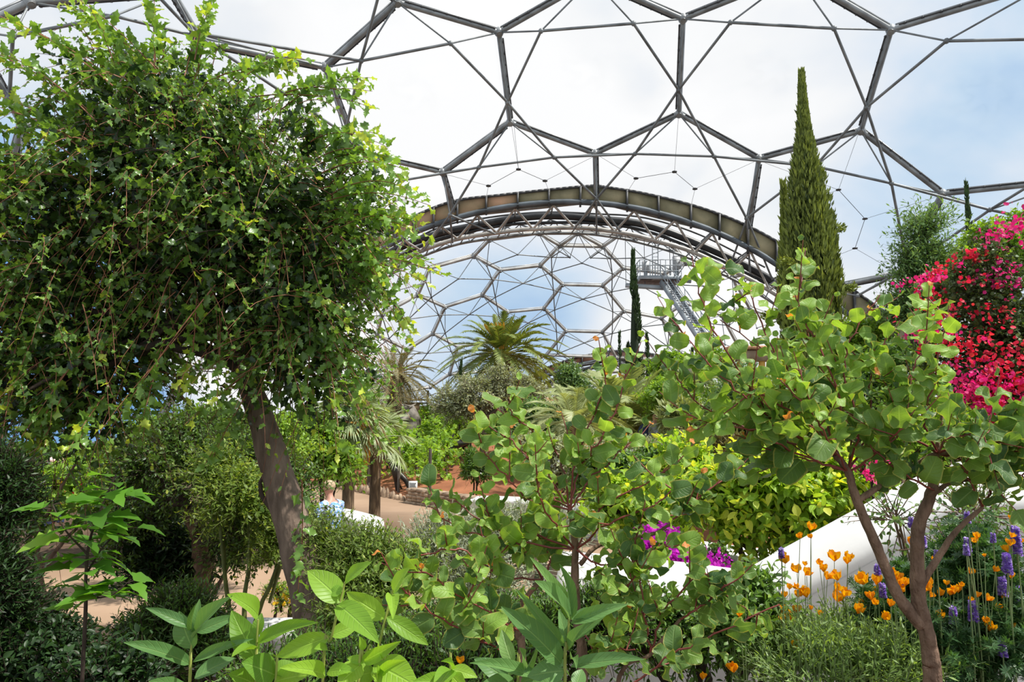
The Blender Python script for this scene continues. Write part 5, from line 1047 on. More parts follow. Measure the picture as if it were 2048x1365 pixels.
# lobed leaf sapling
lp = plant('lobed_leaf_sapling', 'young plant with big bright lobed leaves on a thin dark stem at the left', 'plant', 168, 1330, 3.0); b = base_of(lp); t = MB(); l = MB()
stems = [limb(t, [b] + list(pxl([(170, 1250, 3), (172, 1150, 3), (180, 1080, 3), (205, 1010, 3), (232, 950, 3)])), .009, .003, 7, 6), limb(t, pxl([(172, 1150, 3), (210, 1090, 3.1), (262, 1050, 3.1)]), .005, .002, 5, 5), limb(t, pxl([(176, 1110, 3), (130, 1060, 2.9), (105, 1010, 2.9)]), .005, .002, 5, 5), limb(t, pxl([(171, 1200, 3), (225, 1190, 2.95), (262, 1160, 2.95)]), .004, .002, 5, 5)]
for si, P in enumerate(stems):
    n_ = 34 if si == 0 else 12; k = rng.integers(len(P) // 4, len(P), n_); a = rng.uniform(0, 6.28, n_); D = np.stack([np.cos(a), np.sin(a) * .6, rng.uniform(-.15, .25, n_)], 1)
    pet = P[k] + D * .05; t.tubes(np.stack([P[k], pet], 1), np.full((n_, 2), .0012), 4)
    l.scatter(T_lobed[si % 2], pet, D, np.array([0, 0, 1.0]) + rng.normal(0, .2, (n_, 3)), rng.uniform(.10, .17, n_), 1.0, rng.uniform(.2, 1, n_))
l.build('leaves', M_lobed, lp); t.build('stem', M_barkd, lp)

# ================================================================== THE LEANING HOLLY-LEAVED TREE
ht = plant('holly_oak_tree', 'big leaning tree with drooping spiny-leaved crown filling the left half', 'tree', 668, 1400, 4.4); b = base_of(ht)
YT = 4.5; tk = MB()
TP = [b + [0.02, 0, -.2]] + list(pxl([(662, 1385, 4.4), (644, 1300, 4.42), (622, 1190, 4.45), (596, 1085, 4.47), (566, 985, 4.5), (541, 900, 4.5), (520, 830, 4.5), (500, 770, 4.5), (486, 700, 4.5), (474, 620, 4.55), (455, 520, 4.6)]))
P = spline(TP, 8); tt = np.linspace(0, 1, len(P)); r = np.interp(tt, [0, .3, .62, .8, 1], [.15, .125, .082, .07, .045]) * (1 + .03 * np.sin(tt * 60) + rng.uniform(-.02, .02, len(P))); tk.tube(P, r, 20)
kq = W(603, 1066, 4.37); tk.ball(kq, (.04, .03, .045), 7, noise=.1); tk.ball(W(624, 1098, 4.4), (.03, .03, .04), 7, noise=.1)
tk.build('trunk', M_hbark, ht)
br = MB()
cpt = W(486, 700, YT)
hb = [pblob(350, 330, 4.5, 250, 190, .85), pblob(200, 520, 4.4, 190, 190, .7), pblob(520, 420, 4.4, 200, 190, .75), pblob(100, 660, 4.3, 110, 170, .5), pblob(230, 710, 4.3, 95, 115, .4), pblob(620, 560, 4.3, 100, 190, .5), pblob(430, 520, 4.4, 160, 100, .5), pblob(560, 690, 4.35, 80, 90, .35), pblob(670, 420, 4.4, 70, 130, .4), pblob(60, 420, 4.3, 110, 150, .5), pblob(110, 790, 4.2, 130, 80, .4), pblob(0, 620, 4.2, 80, 170, .4), pblob(640, 700, 4.3, 70, 110, .35), pblob(330, 230, 4.6, 210, 90, .6)]
for bb_ in hb: 
    for _ in range(3):
        e_ = bb_[0] + rng.normal(0, .35, 3) * bb_[1]; limb(br, [W(*[(495, 740), (480, 660), (470, 590)][_], YT), (cpt + e_) / 2 + [0, 0, .15], e_], .035, .010, 7, 6, .012)
limb(br, pxl([(566, 1048, 4.47), (545, 1022, 4.47), (524, 990, 4.47), (521, 965, 4.47), (530, 950, 4.47)]) , .019, .010, 8, 5, .002)
lm, tw = MB(), MB()
# dense interior; darker leaf tones paint in the shade inside the crown
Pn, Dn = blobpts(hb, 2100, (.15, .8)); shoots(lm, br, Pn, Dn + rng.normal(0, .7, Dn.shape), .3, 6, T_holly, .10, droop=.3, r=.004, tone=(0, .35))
# outer arching shoots
Pn, Dn = blobpts(hb, 1650, (.6, 1.0)); Dn = nrm(Dn * .8 + rng.normal(0, .45, Dn.shape) + [0.1, 0, .25]); shoots(lm, tw, Pn, Dn, .42 * rng.uniform(.5, 1.3, len(Pn)), 9, T_holly, .064, droop=.75, r=.0035, tone=(.12, .7), tip=.35, wig=.15)
# long hanging or reaching shoots
def longshoot(a, b_, n=1, sag=0.0, K=17, size=.10, Y0=4.0, tipv=.35, spr=18, rr=.0045):
    for _ in range(n):
        p0 = W(a[0] + rng.normal(0, spr), a[1] + rng.normal(0, spr), Y0 + rng.normal(0, .12)); p1 = W(b_[0] + rng.normal(0, spr * .8), b_[1] + rng.normal(0, spr * .8), Y0 - .15 + rng.normal(0, .15)); d = p1 - p0 + np.array([0, 0, sag]); shoots(lm, tw, p0[None], d[None], np.linalg.norm(d), K, T_holly, size, droop=sag / max(np.linalg.norm(d), .01), r=rr, tone=(.25, .8), tip=tipv, segs=10, start=.08, wig=.05)
for a, b_, n, sag in [((250, 180), (20, 20), 3, .15), ((300, 130), (120, 10), 3, .1), ((330, 140), (300, -20), 3, 0), ((380, 140), (440, 0), 3, .1), ((200, 260), (-20, 90), 4, .2), ((150, 300), (-30, 230), 4, .2), ((250, 160), (190, 40), 3, .1), ((150, 350), (-20, 350), 3, .2),
                      ((450, 150), (600, 130), 4, .2), ((520, 200), (740, 195), 3, .25), ((560, 230), (720, 150), 3, .2), ((600, 280), (740, 300), 4, .25), ((640, 330), (790, 350), 4, .25), ((650, 400), (830, 400), 4, .3), ((650, 450), (830, 470), 5, .3), ((640, 520), (860, 545), 4, .3), ((680, 560), (820, 660), 4, .25), ((640, 600), (720, 800), 4, .1), ((700, 480), (780, 580), 4, .15),
                      ((610, 480), (622, 930), 1, 0), ((300, 200), (300, 470), 2, 0), ((340, 300), (370, 560), 2, 0), ((360, 430), (180, 740), 2, 0), ((440, 560), (230, 860), 2, .1), ((180, 640), (20, 870), 3, .05), ((110, 600), (10, 800), 3, .05), ((560, 690), (380, 850), 2, .1), ((560, 600), (700, 650), 3, .2),
                      ((300, 700), (290, 880), 2, 0), ((430, 640), (440, 830), 1, 0), ((380, 600), (360, 800), 2, 0), ((200, 800), (150, 900), 3, 0), ((650, 640), (680, 900), 2, .05), ((90, 780), (60, 900), 3, 0), ((480, 800), (410, 930), 2, 0), ((600, 950), (605, 1200), 1, 0), ((580, 640), (600, 840), 3, 0), ((0, 420), (-20, 640), 3, 0), ((420, 400), (480, 460), 3, .1)]:
    longshoot(a, b_, n, sag)
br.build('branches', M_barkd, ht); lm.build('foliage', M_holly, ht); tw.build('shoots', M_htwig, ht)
# ================================================================== ROUND-LEAVED TREES IN FRONT
def rstem(l, t, tb, path, r0, nl, size, side=4, red=.3, r1=.002, startleaf=.25, Lside=.16, dense=6):
    """leafy stem along a path of (px,py,Y): leaves and short side shoots"""
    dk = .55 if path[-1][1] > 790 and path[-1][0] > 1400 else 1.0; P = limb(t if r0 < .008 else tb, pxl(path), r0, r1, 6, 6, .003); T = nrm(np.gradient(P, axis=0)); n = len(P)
    s = startleaf + (1 - startleaf) * (np.arange(nl) + rng.uniform(-.2, .2, nl)) / nl; s = np.clip(s, 0, 1); k = np.minimum((s * (n - 1)).astype(int), n - 1)
    a = np.arange(nl) * 2.4 + rng.uniform(0, 6); X = nrm(np.cross(T[k], [0.1, 1.0, .1])); Yv = np.cross(X, T[k]); D = nrm(X * np.cos(a)[:, None] + Yv * np.sin(a)[:, None] * .8 + T[k] * .7 + [0, 0, .1] + rng.normal(0, .15, X.shape))
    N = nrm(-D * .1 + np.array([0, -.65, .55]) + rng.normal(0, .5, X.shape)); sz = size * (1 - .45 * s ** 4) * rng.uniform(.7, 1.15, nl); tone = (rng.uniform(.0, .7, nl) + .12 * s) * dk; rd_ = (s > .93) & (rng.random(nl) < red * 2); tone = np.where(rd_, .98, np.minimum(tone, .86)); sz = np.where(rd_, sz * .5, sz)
    pet = P[k] + D * size * .12; t.tubes(np.stack([P[k], pet], 1), np.full((nl, 2), .0016), 4)
    kk = rng.integers(0, len(T_wavy), nl)
    for i, tm in enumerate(T_wavy): q = kk == i; l.scatter(tm, pet[q], D[q], N[q], sz[q], rng.uniform(.9, 1.2, q.sum()), tone[q])
    if side:
        k = (np.linspace(.3, .92, side) * (n - 1)).astype(int); D = nrm(T[k] * .7 + rng.normal(0, .75, (side, 3)) + [0, 0, .35]); Ls = Lside * rng.uniform(.6, 1.3, side)
        for j in range(side):
            e_ = P[k[j]] + D[j] * Ls[j]; q = [P[k[j]], P[k[j]] + D[j] * Ls[j] * .5 + [0, 0, -.01], e_]; Pq = limb(t, q, .0028, .0014, 5, 3); Tq = nrm(np.gradient(Pq, axis=0)); m_ = dense
            kq = np.minimum((np.linspace(.2, 1, m_) * (len(Pq) - 1)).astype(int), len(Pq) - 1); a = np.arange(m_) * 2.4 + rng.uniform(0, 6); X = nrm(np.cross(Tq[kq], [0.1, 1.0, .1])); Yv = np.cross(X, Tq[kq])
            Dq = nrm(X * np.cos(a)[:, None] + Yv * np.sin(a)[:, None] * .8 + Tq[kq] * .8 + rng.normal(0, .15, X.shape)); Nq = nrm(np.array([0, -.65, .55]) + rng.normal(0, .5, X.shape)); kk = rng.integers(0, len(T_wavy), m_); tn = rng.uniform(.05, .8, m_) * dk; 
            if rng.random() < red: tn[-1] = .98
            sq = size * .9 * rng.uniform(.65, 1.1, m_); sq[-1] *= .42
            for i, tm in enumerate(T_wavy): g = kk == i; l.scatter(tm, Pq[kq][g], Dq[g], Nq[g], sq[g], 1.05, tn[g])
    return P
# right tree
rt = plant('round_leaf_tree', 'small tree with round wavy leaves on forked brown stems at the right', 'tree', 1862, 1400, 2.7); b = base_of(rt); tb, t, l = MB(), MB(), MB()
YR = 2.7
limb(tb, [b - [0, 0, .1]] + list(pxl([(1866, 1385), (1862, 1320), (1852, 1260), (1838, 1205), (1834, 1120), (1838, 1050), (1862, 990), (1872, 950)], YR)), .034, .018, 14, 6, .0012)
limb(tb, pxl([(1842, 1252), (1795, 1190), (1765, 1120), (1730, 1040), (1708, 985), (1696, 945), (1672, 910)], YR), .023, .013, 12, 6, .001)
limb(tb, pxl([(1842, 1172), (1880, 1110), (1915, 1060), (1965, 1015)], YR), .014, .008, 9, 5, .001)
limb(tb, pxl([(1718, 1000), (1790, 955), (1840, 925), (1875, 908), (1960, 910), (2050, 898)], YR), .012, .006, 9, 5, .001)
limb(tb, pxl([(1872, 985), (1905, 965), (1960, 955), (1990, 930)], YR), .010, .005, 8, 5, .001)
limb(tb, pxl([(1872, 950), (1880, 850), (1900, 790)], YR), .010, .005, 8, 5, .001)
F0 = (1696, 945, YR); F1_ = (1672, 910, YR); F2 = (1875, 908, YR); F3 = (1880, 850, YR)
st = [([F1_, (1560, 850, 2.65), (1450, 700, 2.6), (1400, 590, 2.6), (1384, 512, 2.6)], 16, 4), ([F1_, (1600, 800, 2.7), (1545, 700, 2.7), (1505, 600, 2.7), (1498, 575, 2.7)], 13, 4), ([F1_, (1640, 800, 2.7), (1625, 700, 2.72), (1600, 610, 2.75), (1605, 548, 2.75)], 14, 5),
      ([F1_, (1680, 800, 2.6), (1640, 700, 2.6), (1610, 640, 2.6), (1590, 590, 2.6)], 14, 4), ([F1_, (1590, 870, 2.6), (1500, 800, 2.5), (1420, 730, 2.5), (1345, 640, 2.5)], 14, 5), ([F1_, (1560, 880, 2.7), (1450, 840, 2.7), (1380, 790, 2.7), (1345, 740, 2.7)], 13, 4),
      ([F0, (1600, 910, 2.6), (1500, 860, 2.5), (1430, 850, 2.5), (1372, 830, 2.5)], 13, 4), ([F0, (1620, 920, 2.7), (1540, 900, 2.65), (1470, 870, 2.6)], 10, 4), ([F0, (1720, 850, 2.6), (1690, 760, 2.6), (1700, 680, 2.6), (1760, 590, 2.6)], 13, 5),
      ([F0, (1740, 850, 2.7), (1740, 760, 2.7), (1760, 700, 2.7), (1800, 640, 2.7)], 13, 5), ([F0, (1700, 860, 2.75), (1660, 780, 2.8), (1560, 720, 2.8), (1440, 640, 2.8)], 13, 5), ([F2, (1850, 840, 2.65), (1870, 750, 2.6), (1885, 680, 2.6), (1898, 612, 2.6)], 14, 5),
      ([F2, (1800, 850, 2.6), (1810, 780, 2.55), (1830, 730, 2.55), (1860, 680, 2.55)], 12, 4), ([F3, (1940, 860, 2.6), (1990, 850, 2.6), (2035, 835, 2.6)], 9, 3), ([F2, (1950, 880, 2.6), (2010, 850, 2.6), (2060, 820, 2.6)], 10, 4),
      ([F2, (1960, 930, 2.7), (2010, 940, 2.6), (2060, 960, 2.6)], 10, 4), ([(1965, 1015, YR), (1990, 960, 2.6), (2010, 920, 2.6), (2040, 900, 2.55)], 9, 5), ([F0, (1760, 900, 2.6), (1800, 860, 2.5), (1830, 820, 2.5)], 9, 5), ([F0, (1650, 870, 2.5), (1620, 820, 2.45), (1560, 760, 2.45)], 11, 5),
      ([F1_, (1620, 850, 2.55), (1540, 800, 2.5), (1480, 780, 2.5)], 10, 5), ([F2, (1890, 880, 2.5), (1930, 870, 2.5), (1980, 860, 2.5)], 9, 4), ([(1965, 1015, YR), (1940, 960, 2.6), (1920, 930, 2.55)], 8, 3), ([F0, (1660, 850, 2.9), (1700, 750, 2.9), (1650, 660, 2.9)], 12, 5), ([F1_, (1560, 850, 2.9), (1480, 760, 2.95), (1400, 680, 2.95)], 12, 5), ([(1872, 985, YR), (1830, 960, 2.6), (1780, 930, 2.6), (1740, 890, 2.6)], 10, 4)]
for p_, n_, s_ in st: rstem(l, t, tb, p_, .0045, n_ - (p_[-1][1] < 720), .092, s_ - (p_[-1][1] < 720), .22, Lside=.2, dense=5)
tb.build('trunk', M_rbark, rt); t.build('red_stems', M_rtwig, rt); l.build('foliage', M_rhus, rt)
# centre shrub
rc = plant('round_leaf_shrub', 'tall shrub with round wavy leaves on upright dark stems in the centre foreground', 'shrub', 1150, 1420, 2.4); b = base_of(rc); tb, t, l = MB(), MB(), MB()
limb(tb, [b - [0, 0, .1]] + list(pxl([(1165, 1365), (1156, 1260), (1150, 1150), (1150, 1080), (1140, 1020)], 2.4)), .019, .009, 10, 6, .001)
limb(tb, [b + [-.16, .08, -.1]] + list(pxl([(1045, 1340), (1036, 1270), (1042, 1210), (1085, 1160)], 2.5)), .016, .008, 9, 5, .001)
limb(tb, pxl([(1160, 1130), (1200, 1090), (1300, 1070), (1340, 1050)], 2.4), .008, .005, 8, 5, .001)
limb(tb, [b + [.12, -.03, -.1]] + list(pxl([(1230, 1400), (1300, 1310), (1360, 1240)], 2.3)), .009, .005, 8, 5, .001)
C0 = (1140, 1020, 2.4); C1_ = (1150, 1100, 2.4); C2_ = (1085, 1160, 2.5)
st = [([C0, (1150, 930, 2.4), (1175, 860, 2.4), (1205, 790, 2.4), (1212, 735, 2.4)], 12, 4), ([C0, (1160, 940, 2.4), (1200, 880, 2.35), (1240, 800, 2.35), (1252, 740, 2.35)], 12, 4), ([C0, (1120, 920, 2.5), (1060, 860, 2.5), (1025, 830, 2.5), (1018, 795, 2.5)], 11, 4), ([C0, (1100, 960, 2.4), (1040, 900, 2.4), (1000, 860, 2.4)], 10, 4),
      ([C0, (1060, 1000, 2.4), (1000, 940, 2.4), (945, 875, 2.4)], 11, 4), ([C1_, (1020, 1080, 2.4), (920, 1060, 2.4), (862, 1015, 2.4)], 11, 3), ([C1_, (1040, 1060, 2.5), (960, 1040, 2.5), (910, 1000, 2.5)], 10, 3), ([C0, (1180, 960, 2.4), (1225, 920, 2.4), (1262, 885, 2.4)], 8, 2),
      ([C1_, (1210, 1010, 2.4), (1290, 970, 2.4), (1340, 930, 2.4)], 9, 3), ([C1_, (1230, 1040, 2.3), (1310, 1010, 2.3), (1360, 960, 2.3)], 10, 4), ([(1340, 1050, 2.4), (1380, 1010, 2.4), (1440, 960, 2.4)], 9, 4), 
      ([C2_, (1000, 1150, 2.3), (920, 1100, 2.25), (850, 1110, 2.2), (828, 1120, 2.2)], 11, 4), ([(1045, 1340, 2.3), (980, 1290, 2.2), (900, 1250, 2.15), (830, 1200, 2.1), (815, 1180, 2.1)], 12, 5), ([(1100, 1290, 2.3), (1000, 1240, 2.2), (900, 1180, 2.15), (830, 1130, 2.1)], 12, 4), ([C2_, (1050, 1100, 2.4), (1000, 1060, 2.4), (970, 1020, 2.4)], 10, 5),
      ([(1360, 1240, 2.3), (1420, 1200, 2.25), (1450, 1170, 2.2)], 9, 4), ([(1230, 1400, 2.2), (1330, 1320, 2.15), (1430, 1270, 2.1), (1560, 1210, 2.05)], 13, 3), ([(1300, 1310, 2.3), (1290, 1220, 2.3), (1275, 1120, 2.3), (1272, 1055, 2.3)], 12, 4), ([(1300, 1310, 2.3), (1330, 1220, 2.3), (1400, 1150, 2.25), (1430, 1170, 2.25)], 10, 4),
      ([C1_, (1200, 1130, 2.3), (1280, 1120, 2.3), (1340, 1080, 2.3)], 9, 4), ([(1156, 1260, 2.4), (1220, 1220, 2.35), (1260, 1160, 2.3), (1250, 1100, 2.3)], 10, 5), ([(1156, 1260, 2.4), (1200, 1300, 2.3), (1270, 1300, 2.2)], 9, 4), ([(1036, 1270, 2.5), (980, 1210, 2.5), (960, 1150, 2.5)], 9, 5), ([C2_, (1100, 1120, 2.5), (1080, 1080, 2.5), (1060, 1030, 2.5)], 9, 5),
      ([C0, (1100, 990, 2.6), (1060, 930, 2.6), (1040, 880, 2.6)], 9, 5),  ([C1_, (1110, 1050, 2.3), (1080, 1000, 2.25), (1070, 950, 2.2)], 8, 4)]
for p_, n_, s_ in st: rstem(l, t, tb, p_, .0036, n_, .074, max(2, s_ - 1), .25, Lside=.14, dense=5)
tb.build('trunk', M_rbark, rc); t.build('red_stems', M_rtwig, rc); l.build('foliage', M_rhus, rc)

# ================================================================== BROAD-LEAVED PLANTS ALONG THE BOTTOM
def broad(name, label, base, stems, leaves, mt, smat, Y, toneb=.5, wmul=1.0, r=.004):
    """stems as pixel paths; leaves as (base px, tip px, width px, facing)"""
    p = plant(name, label, 'plant', base[0], base[1], Y); b = base_of(p)
    for s_ in stems: 
        t = MB(); limb(t, [b + [(W(s_[0][0], s_[0][1], Y) - b)[0] * .6, 0, -.05]] + list(pxl(s_, Y)), r, r * .55, 8, 5)
        t.build('stem', smat, p)
    for i, (x0, y0, x1, y1, w) in enumerate(leaves):
        dy = rng.uniform(-.09, .05); a = W(x0, y0, Y); e_ = W(x1, y1, Y + dy * 1.2 - .02); d = e_ - a; L_ = np.linalg.norm(d); wpx = w / F * Y
        l = MB(); N = np.array([rng.normal(0, .25), -.75, .6 + rng.normal(0, .15)]); tm = T_big[i % 3]; d2 = d + np.array([0, 0, .18 * L_]) * 0
        l.scatter(tm, a[None], d2[None], N[None], L_, np.array([wpx / L_ / .46 * wmul]), np.clip(toneb + rng.uniform(-.35, .35), 0, .95)); l.build('leaf', mt, p)
    return p
broad('lance_leaf_plant', 'blue-green plant with pointed leaves, leftmost of the broad-leaved plants at the bottom', (380, 1480), [[(378, 1400), (380, 1330), (388, 1240)]],
      [(379, 1329, 275, 1277, 30), (386, 1298, 352, 1232, 44), (386, 1256, 296, 1212, 21), (389, 1262, 398, 1206, 18), (389, 1275, 425, 1194, 30), (394, 1266, 470, 1230, 24), (386, 1325, 486, 1274, 19), (389, 1358, 462, 1309, 37), (384, 1262, 375, 1228, 12), (380, 1400, 330, 1350, 34), (384, 1400, 345, 1385, 30)], M_sage, M_yst, 1.6, .5)
broad('broad_leaf_plant', 'textured light green plant between the blue-green plant and the trunk', (510, 1480), [[(510, 1400), (512, 1320), (516, 1240)], [(550, 1400), (552, 1350)]],
      [(510, 1318, 463, 1224, 46), (516, 1232, 480, 1186, 38), (516, 1288, 604, 1232, 32), (514, 1290, 484, 1276, 22), (516, 1272, 518, 1228, 26), (550, 1352, 497, 1322, 56), (552, 1350, 590, 1322, 40), (512, 1300, 470, 1290, 26), (548, 1365, 605, 1345, 40), (510, 1370, 470, 1345, 40)], M_lime, M_yst, 1.6, .25)
broad('broad_leaf_plant', 'lime-green broad-leaved plant in front of the leaning trunk base', (655, 1480), [[(645, 1380), (662, 1280), (690, 1165)], [(715, 1400), (728, 1320), (740, 1290)]],
      [(684, 1205, 618, 1136, 52), (690, 1167, 728, 1122, 28), (676, 1210, 748, 1264, 46), (661, 1273, 720, 1245, 28), (660, 1274, 546, 1313, 38), (686, 1180, 655, 1186, 22), (655, 1300, 640, 1290, 20), (650, 1350, 590, 1325, 30), (728, 1323, 781, 1296, 26), (723, 1330, 676, 1364, 46), (730, 1325, 694, 1314, 18), (728, 1300, 722, 1278, 14), (655, 1345, 700, 1335, 26)], M_lime, M_yst, 1.55, .6)
broad('broad_leaf_plant', 'lime-green plant right of the leaning trunk with one long drooping leaf', (745, 1480), [[(735, 1400), (752, 1320), (770, 1240), (786, 1180)], [(770, 1400), (762, 1345), (768, 1330)]],
      [(771, 1237, 690, 1186, 40), (773, 1235, 858, 1286, 32), (786, 1185, 806, 1137, 32), (783, 1190, 787, 1210, 24), (748, 1330, 828, 1362, 62), (762, 1350, 784, 1322, 22), (762, 1348, 738, 1338, 16), (755, 1300, 775, 1296, 18), (750, 1345, 700, 1352, 36), (770, 1370, 830, 1390, 50)], M_lime, M_yst, 1.6, .55)
broad('broad_leaf_plant', 'short lime-green sprig at the bottom beside the lance-leaved plant', (905, 1480), [[(900, 1400), (903, 1340)]],
      [(903, 1339, 954, 1350, 25), (902, 1340, 874, 1368, 34), (903, 1340, 908, 1309, 14), (903, 1345, 868, 1352, 14), (903, 1352, 925, 1375, 30), (900, 1365, 840, 1358, 30)], M_lime, M_yst, 1.6, .5)
broad('lance_leaf_plant', 'tall blue-green plant with long pointed leaves at the bottom centre', (1132, 1480), [[(1130, 1400), (1135, 1300), (1138, 1238)]],
      [(1138, 1240, 1106, 1158, 42), (1134, 1238, 1090, 1119, 30), (1141, 1240, 1147, 1144, 28), (1142, 1247, 1245, 1205, 25), (1142, 1240, 1200, 1214, 20), (1146, 1283, 1223, 1210, 18), (1122, 1328, 1034, 1222, 46), (1129, 1294, 1045, 1190, 20), (1142, 1335, 1274, 1304, 28), (1128, 1343, 1060, 1346, 44), (1137, 1300, 1122, 1222, 24), (1152, 1375, 1164, 1336, 28), (1137, 1300, 1153, 1250, 22), (1140, 1320, 1158, 1308, 12), (1130, 1380, 1080, 1372, 36), (1133, 1330, 1090, 1318, 18)], M_sage, M_yst, 1.5, .55)
broad('lance_leaf_plant', 'lower blue-green plant with pointed leaves left of the tall one', (1040, 1480), [[(1036, 1400), (1040, 1350), (1042, 1330)]],
      [(1026, 1332, 1000, 1261, 28), (1016, 1360, 952, 1314, 36), (1072, 1356, 970, 1312, 26), (1040, 1335, 1062, 1300, 22), (1040, 1350, 1085, 1306, 20), (1042, 1365, 1090, 1350, 28), (1030, 1372, 985, 1352, 30)], M_sage, M_yst, 1.6, .6)

# ================================================================== POPPIES AND LUPINS
PETAL = leaf(lambda t: .05 + .62 * math.sin(math.pi * .5 * min(1, t * 1.15)) * (1 if t < .8 else 1 - (t - .8) * 1.1), 5, .55, -.25, wave=.25, seed=3, cols=2)
def poppy(px, py, wpx, Y, label, group=None):
    c = W(px, py, Y); g = gz(c[0], c[1] + .1); base = np.array([c[0] + rng.normal(0, .05), c[1] + rng.uniform(0, .15), 0]); base[2] = gz(base[0], base[1])
    p = thing('poppy', label, 'flower', base, group); s = wpx / F * Y * .62
    t = MB(); limb(t, [base - [0, 0, .03], (base * .4 + c * .6) + [rng.normal(0, .015), 0, 0], c - [0, 0, s * .35]], .0022, .0013, 5, 5); t.build('stem', M_gst, p)
    f = MB(); opn = rng.uniform(.45, 1.1); up = nrm(np.array([rng.normal(0, .35), -.25 + rng.normal(0, .2), 1.0])); x = nrm(np.cross(up, [0, 1, 0])); y = np.cross(up, x); a = np.arange(4) * math.pi / 2 + rng.uniform(0, 1.5)
    R = x * np.cos(a)[:, None] + y * np.sin(a)[:, None]; D = nrm(R * opn + up * .8); f.scatter(PETAL, np.repeat((c - up * s * .35)[None], 4, 0), D, nrm(up * opn - R * .8), s * rng.uniform(.9, 1.1, 4), 1.0, rng.uniform(.1, .9, 4)); f.build('petals', M_org, p)
    return p
M_gst = solid('thin_green_stem', (.22, .30, .12), .6, .15, 8)
PZ = [(815, 470, 50), (752, 520, 36), (815, 522, 28), (665, 660, 60), (735, 715, 55), (790, 730, 55), (780, 680, 26), (865, 675, 34), (890, 712, 45), (950, 645, 65), (1030, 640, 50), (1025, 665, 44), (910, 755, 48), (965, 757, 62), (440, 728, 50), (690, 815, 34), (735, 815, 40), (665, 860, 34), (740, 860, 44),
      (785, 853, 65), (965, 820, 48), (1010, 850, 60), (970, 882, 62), (1115, 780, 70), (1195, 780, 60), (1150, 840, 60), (1160, 870, 50), (1115, 898, 40), (1275, 912, 42), (650, 945, 50), (735, 950, 48), (815, 935, 26), (865, 962, 30), (690, 1020, 88), (1090, 948, 62), (1205, 950, 50), (1250, 990, 50), (1395, 555, 50),
      (1285, 745, 60), (1315, 755, 50), (1360, 790, 50), (1340, 830, 50), (1500, 820, 56), (1490, 790, 50), (1300, 850, 40), (1430, 970, 30), (1560, 980, 56), (740, 1165, 66), (860, 1195, 58), (665, 1210, 40), (1130, 1068, 36), (1095, 1040, 36), (1550, 1055, 34), (1860, 995, 60), (1850, 1050, 60), (1640, 840, 50),
      (1665, 830, 46), (1740, 885, 30), (1925, 860, 46), (1775, 520, 44), (1770, 545, 36), (1970, 560, 44), (1950, 595, 46), (1978, 515, 36), (1970, 408, 40), (1880, 712, 36), (1740, 725, 40), (1525, 655, 34), (1820, 630, 20), (2035, 545, 24), (1975, 750, 40), (1215, 1190, 30), (365, 1290, 62), (190, 1335, 40), (400, 970, 44), (1190, 905, 40),
      (1410, 760, 40), (1330, 790, 40), (1560, 850, 46), (1600, 790, 34), (1690, 800, 30), (1510, 860, 36), (1470, 840, 30), (1290, 800, 40), (1220, 820, 40), (1780, 860, 34), (1840, 880, 40), (1900, 930, 36), (1830, 1010, 40), (1960, 1000, 34), (1990, 1040, 28), (1620, 850, 30)]
names = {(690, 1020): 'largest open orange poppy, low before the white wall', (815, 470): 'highest orange poppy on a thin stem against the sloping white coping', (440, 728): 'single orange poppy at the low bend of the white wall', (1395, 555): 'orange poppy touching the right tree stem', (365, 1290): 'orange poppy low at the bottom, left of all the others',
         (665, 660): 'large orange poppy at the upper left of the patch', (950, 645): 'twin-lobed orange poppy held high in the middle of the white wall', (1970, 408): 'orange poppy highest at the right edge', (740, 1165): 'orange poppy low in the ferny grass, left one of a pair', (860, 1195): 'orange poppy low in the ferny grass, right one of a pair', (1115, 780): 'wide four-petalled orange poppy left of the tree fork'}
for (x, y, w) in PZ:
    px, py = 1340 + x * .3457, 895 + y * .3457
    if (x, y) in names: lab, gr = names[(x, y)], None
    elif y < 700 and x < 1200: lab = gr = 'small orange poppy held high against the white wall'
    elif y < 1000 and x < 1250: lab = gr = 'orange poppy in the dense patch before the white wall'
    elif x >= 1250 and y < 760: lab = gr = 'orange poppy high among the lupins at the right'
    elif x >= 1250: lab = gr = 'orange poppy deep among the lupin leaves at the right'
    else: lab = gr = 'orange poppy low in the ferny grass'
    poppy(px, py, w * .3457 * 1.3, (2.99 + rng.uniform(-.1, .08) if x > 1230 else 3.2 + rng.uniform(-.15, .25)) if x > 500 else 3.0, lab, None if gr is None else (gr.replace('poppy', 'poppies') + ''))
p = W(921, 1325, 2.2); poppy(921, 1325, 20, 2.3, 'orange poppy half hidden at the bottom beside the lime sprig')
M_lup = leafmat('lupin_floret', (.20, .10, .45), (.38, .24, .68), (.8, .78, .88), .3, .6, trc=(1, .9, 1.2)); M_lupl = leafmat('lupin_leaf', (.025, .07, .025), (.07, .16, .05), (.14, .28, .06), .3)
LZ = [(1395, 440, 60), (645, 620, 60), (1720, 570, 80), (1200, 720, 70), (1335, 778, 60), (1230, 835, 80), (1640, 980, 90), (1755, 955, 110), (1925, 810, 100), (2015, 860, 90), (1950, 680, 110), (2000, 530, 120), (1870, 530, 50), (1925, 1170, 90), (1715, 600, 60), (1465, 550, 70), (1720, 410, 60), (1540, 620, 40), (2010, 580, 90)]
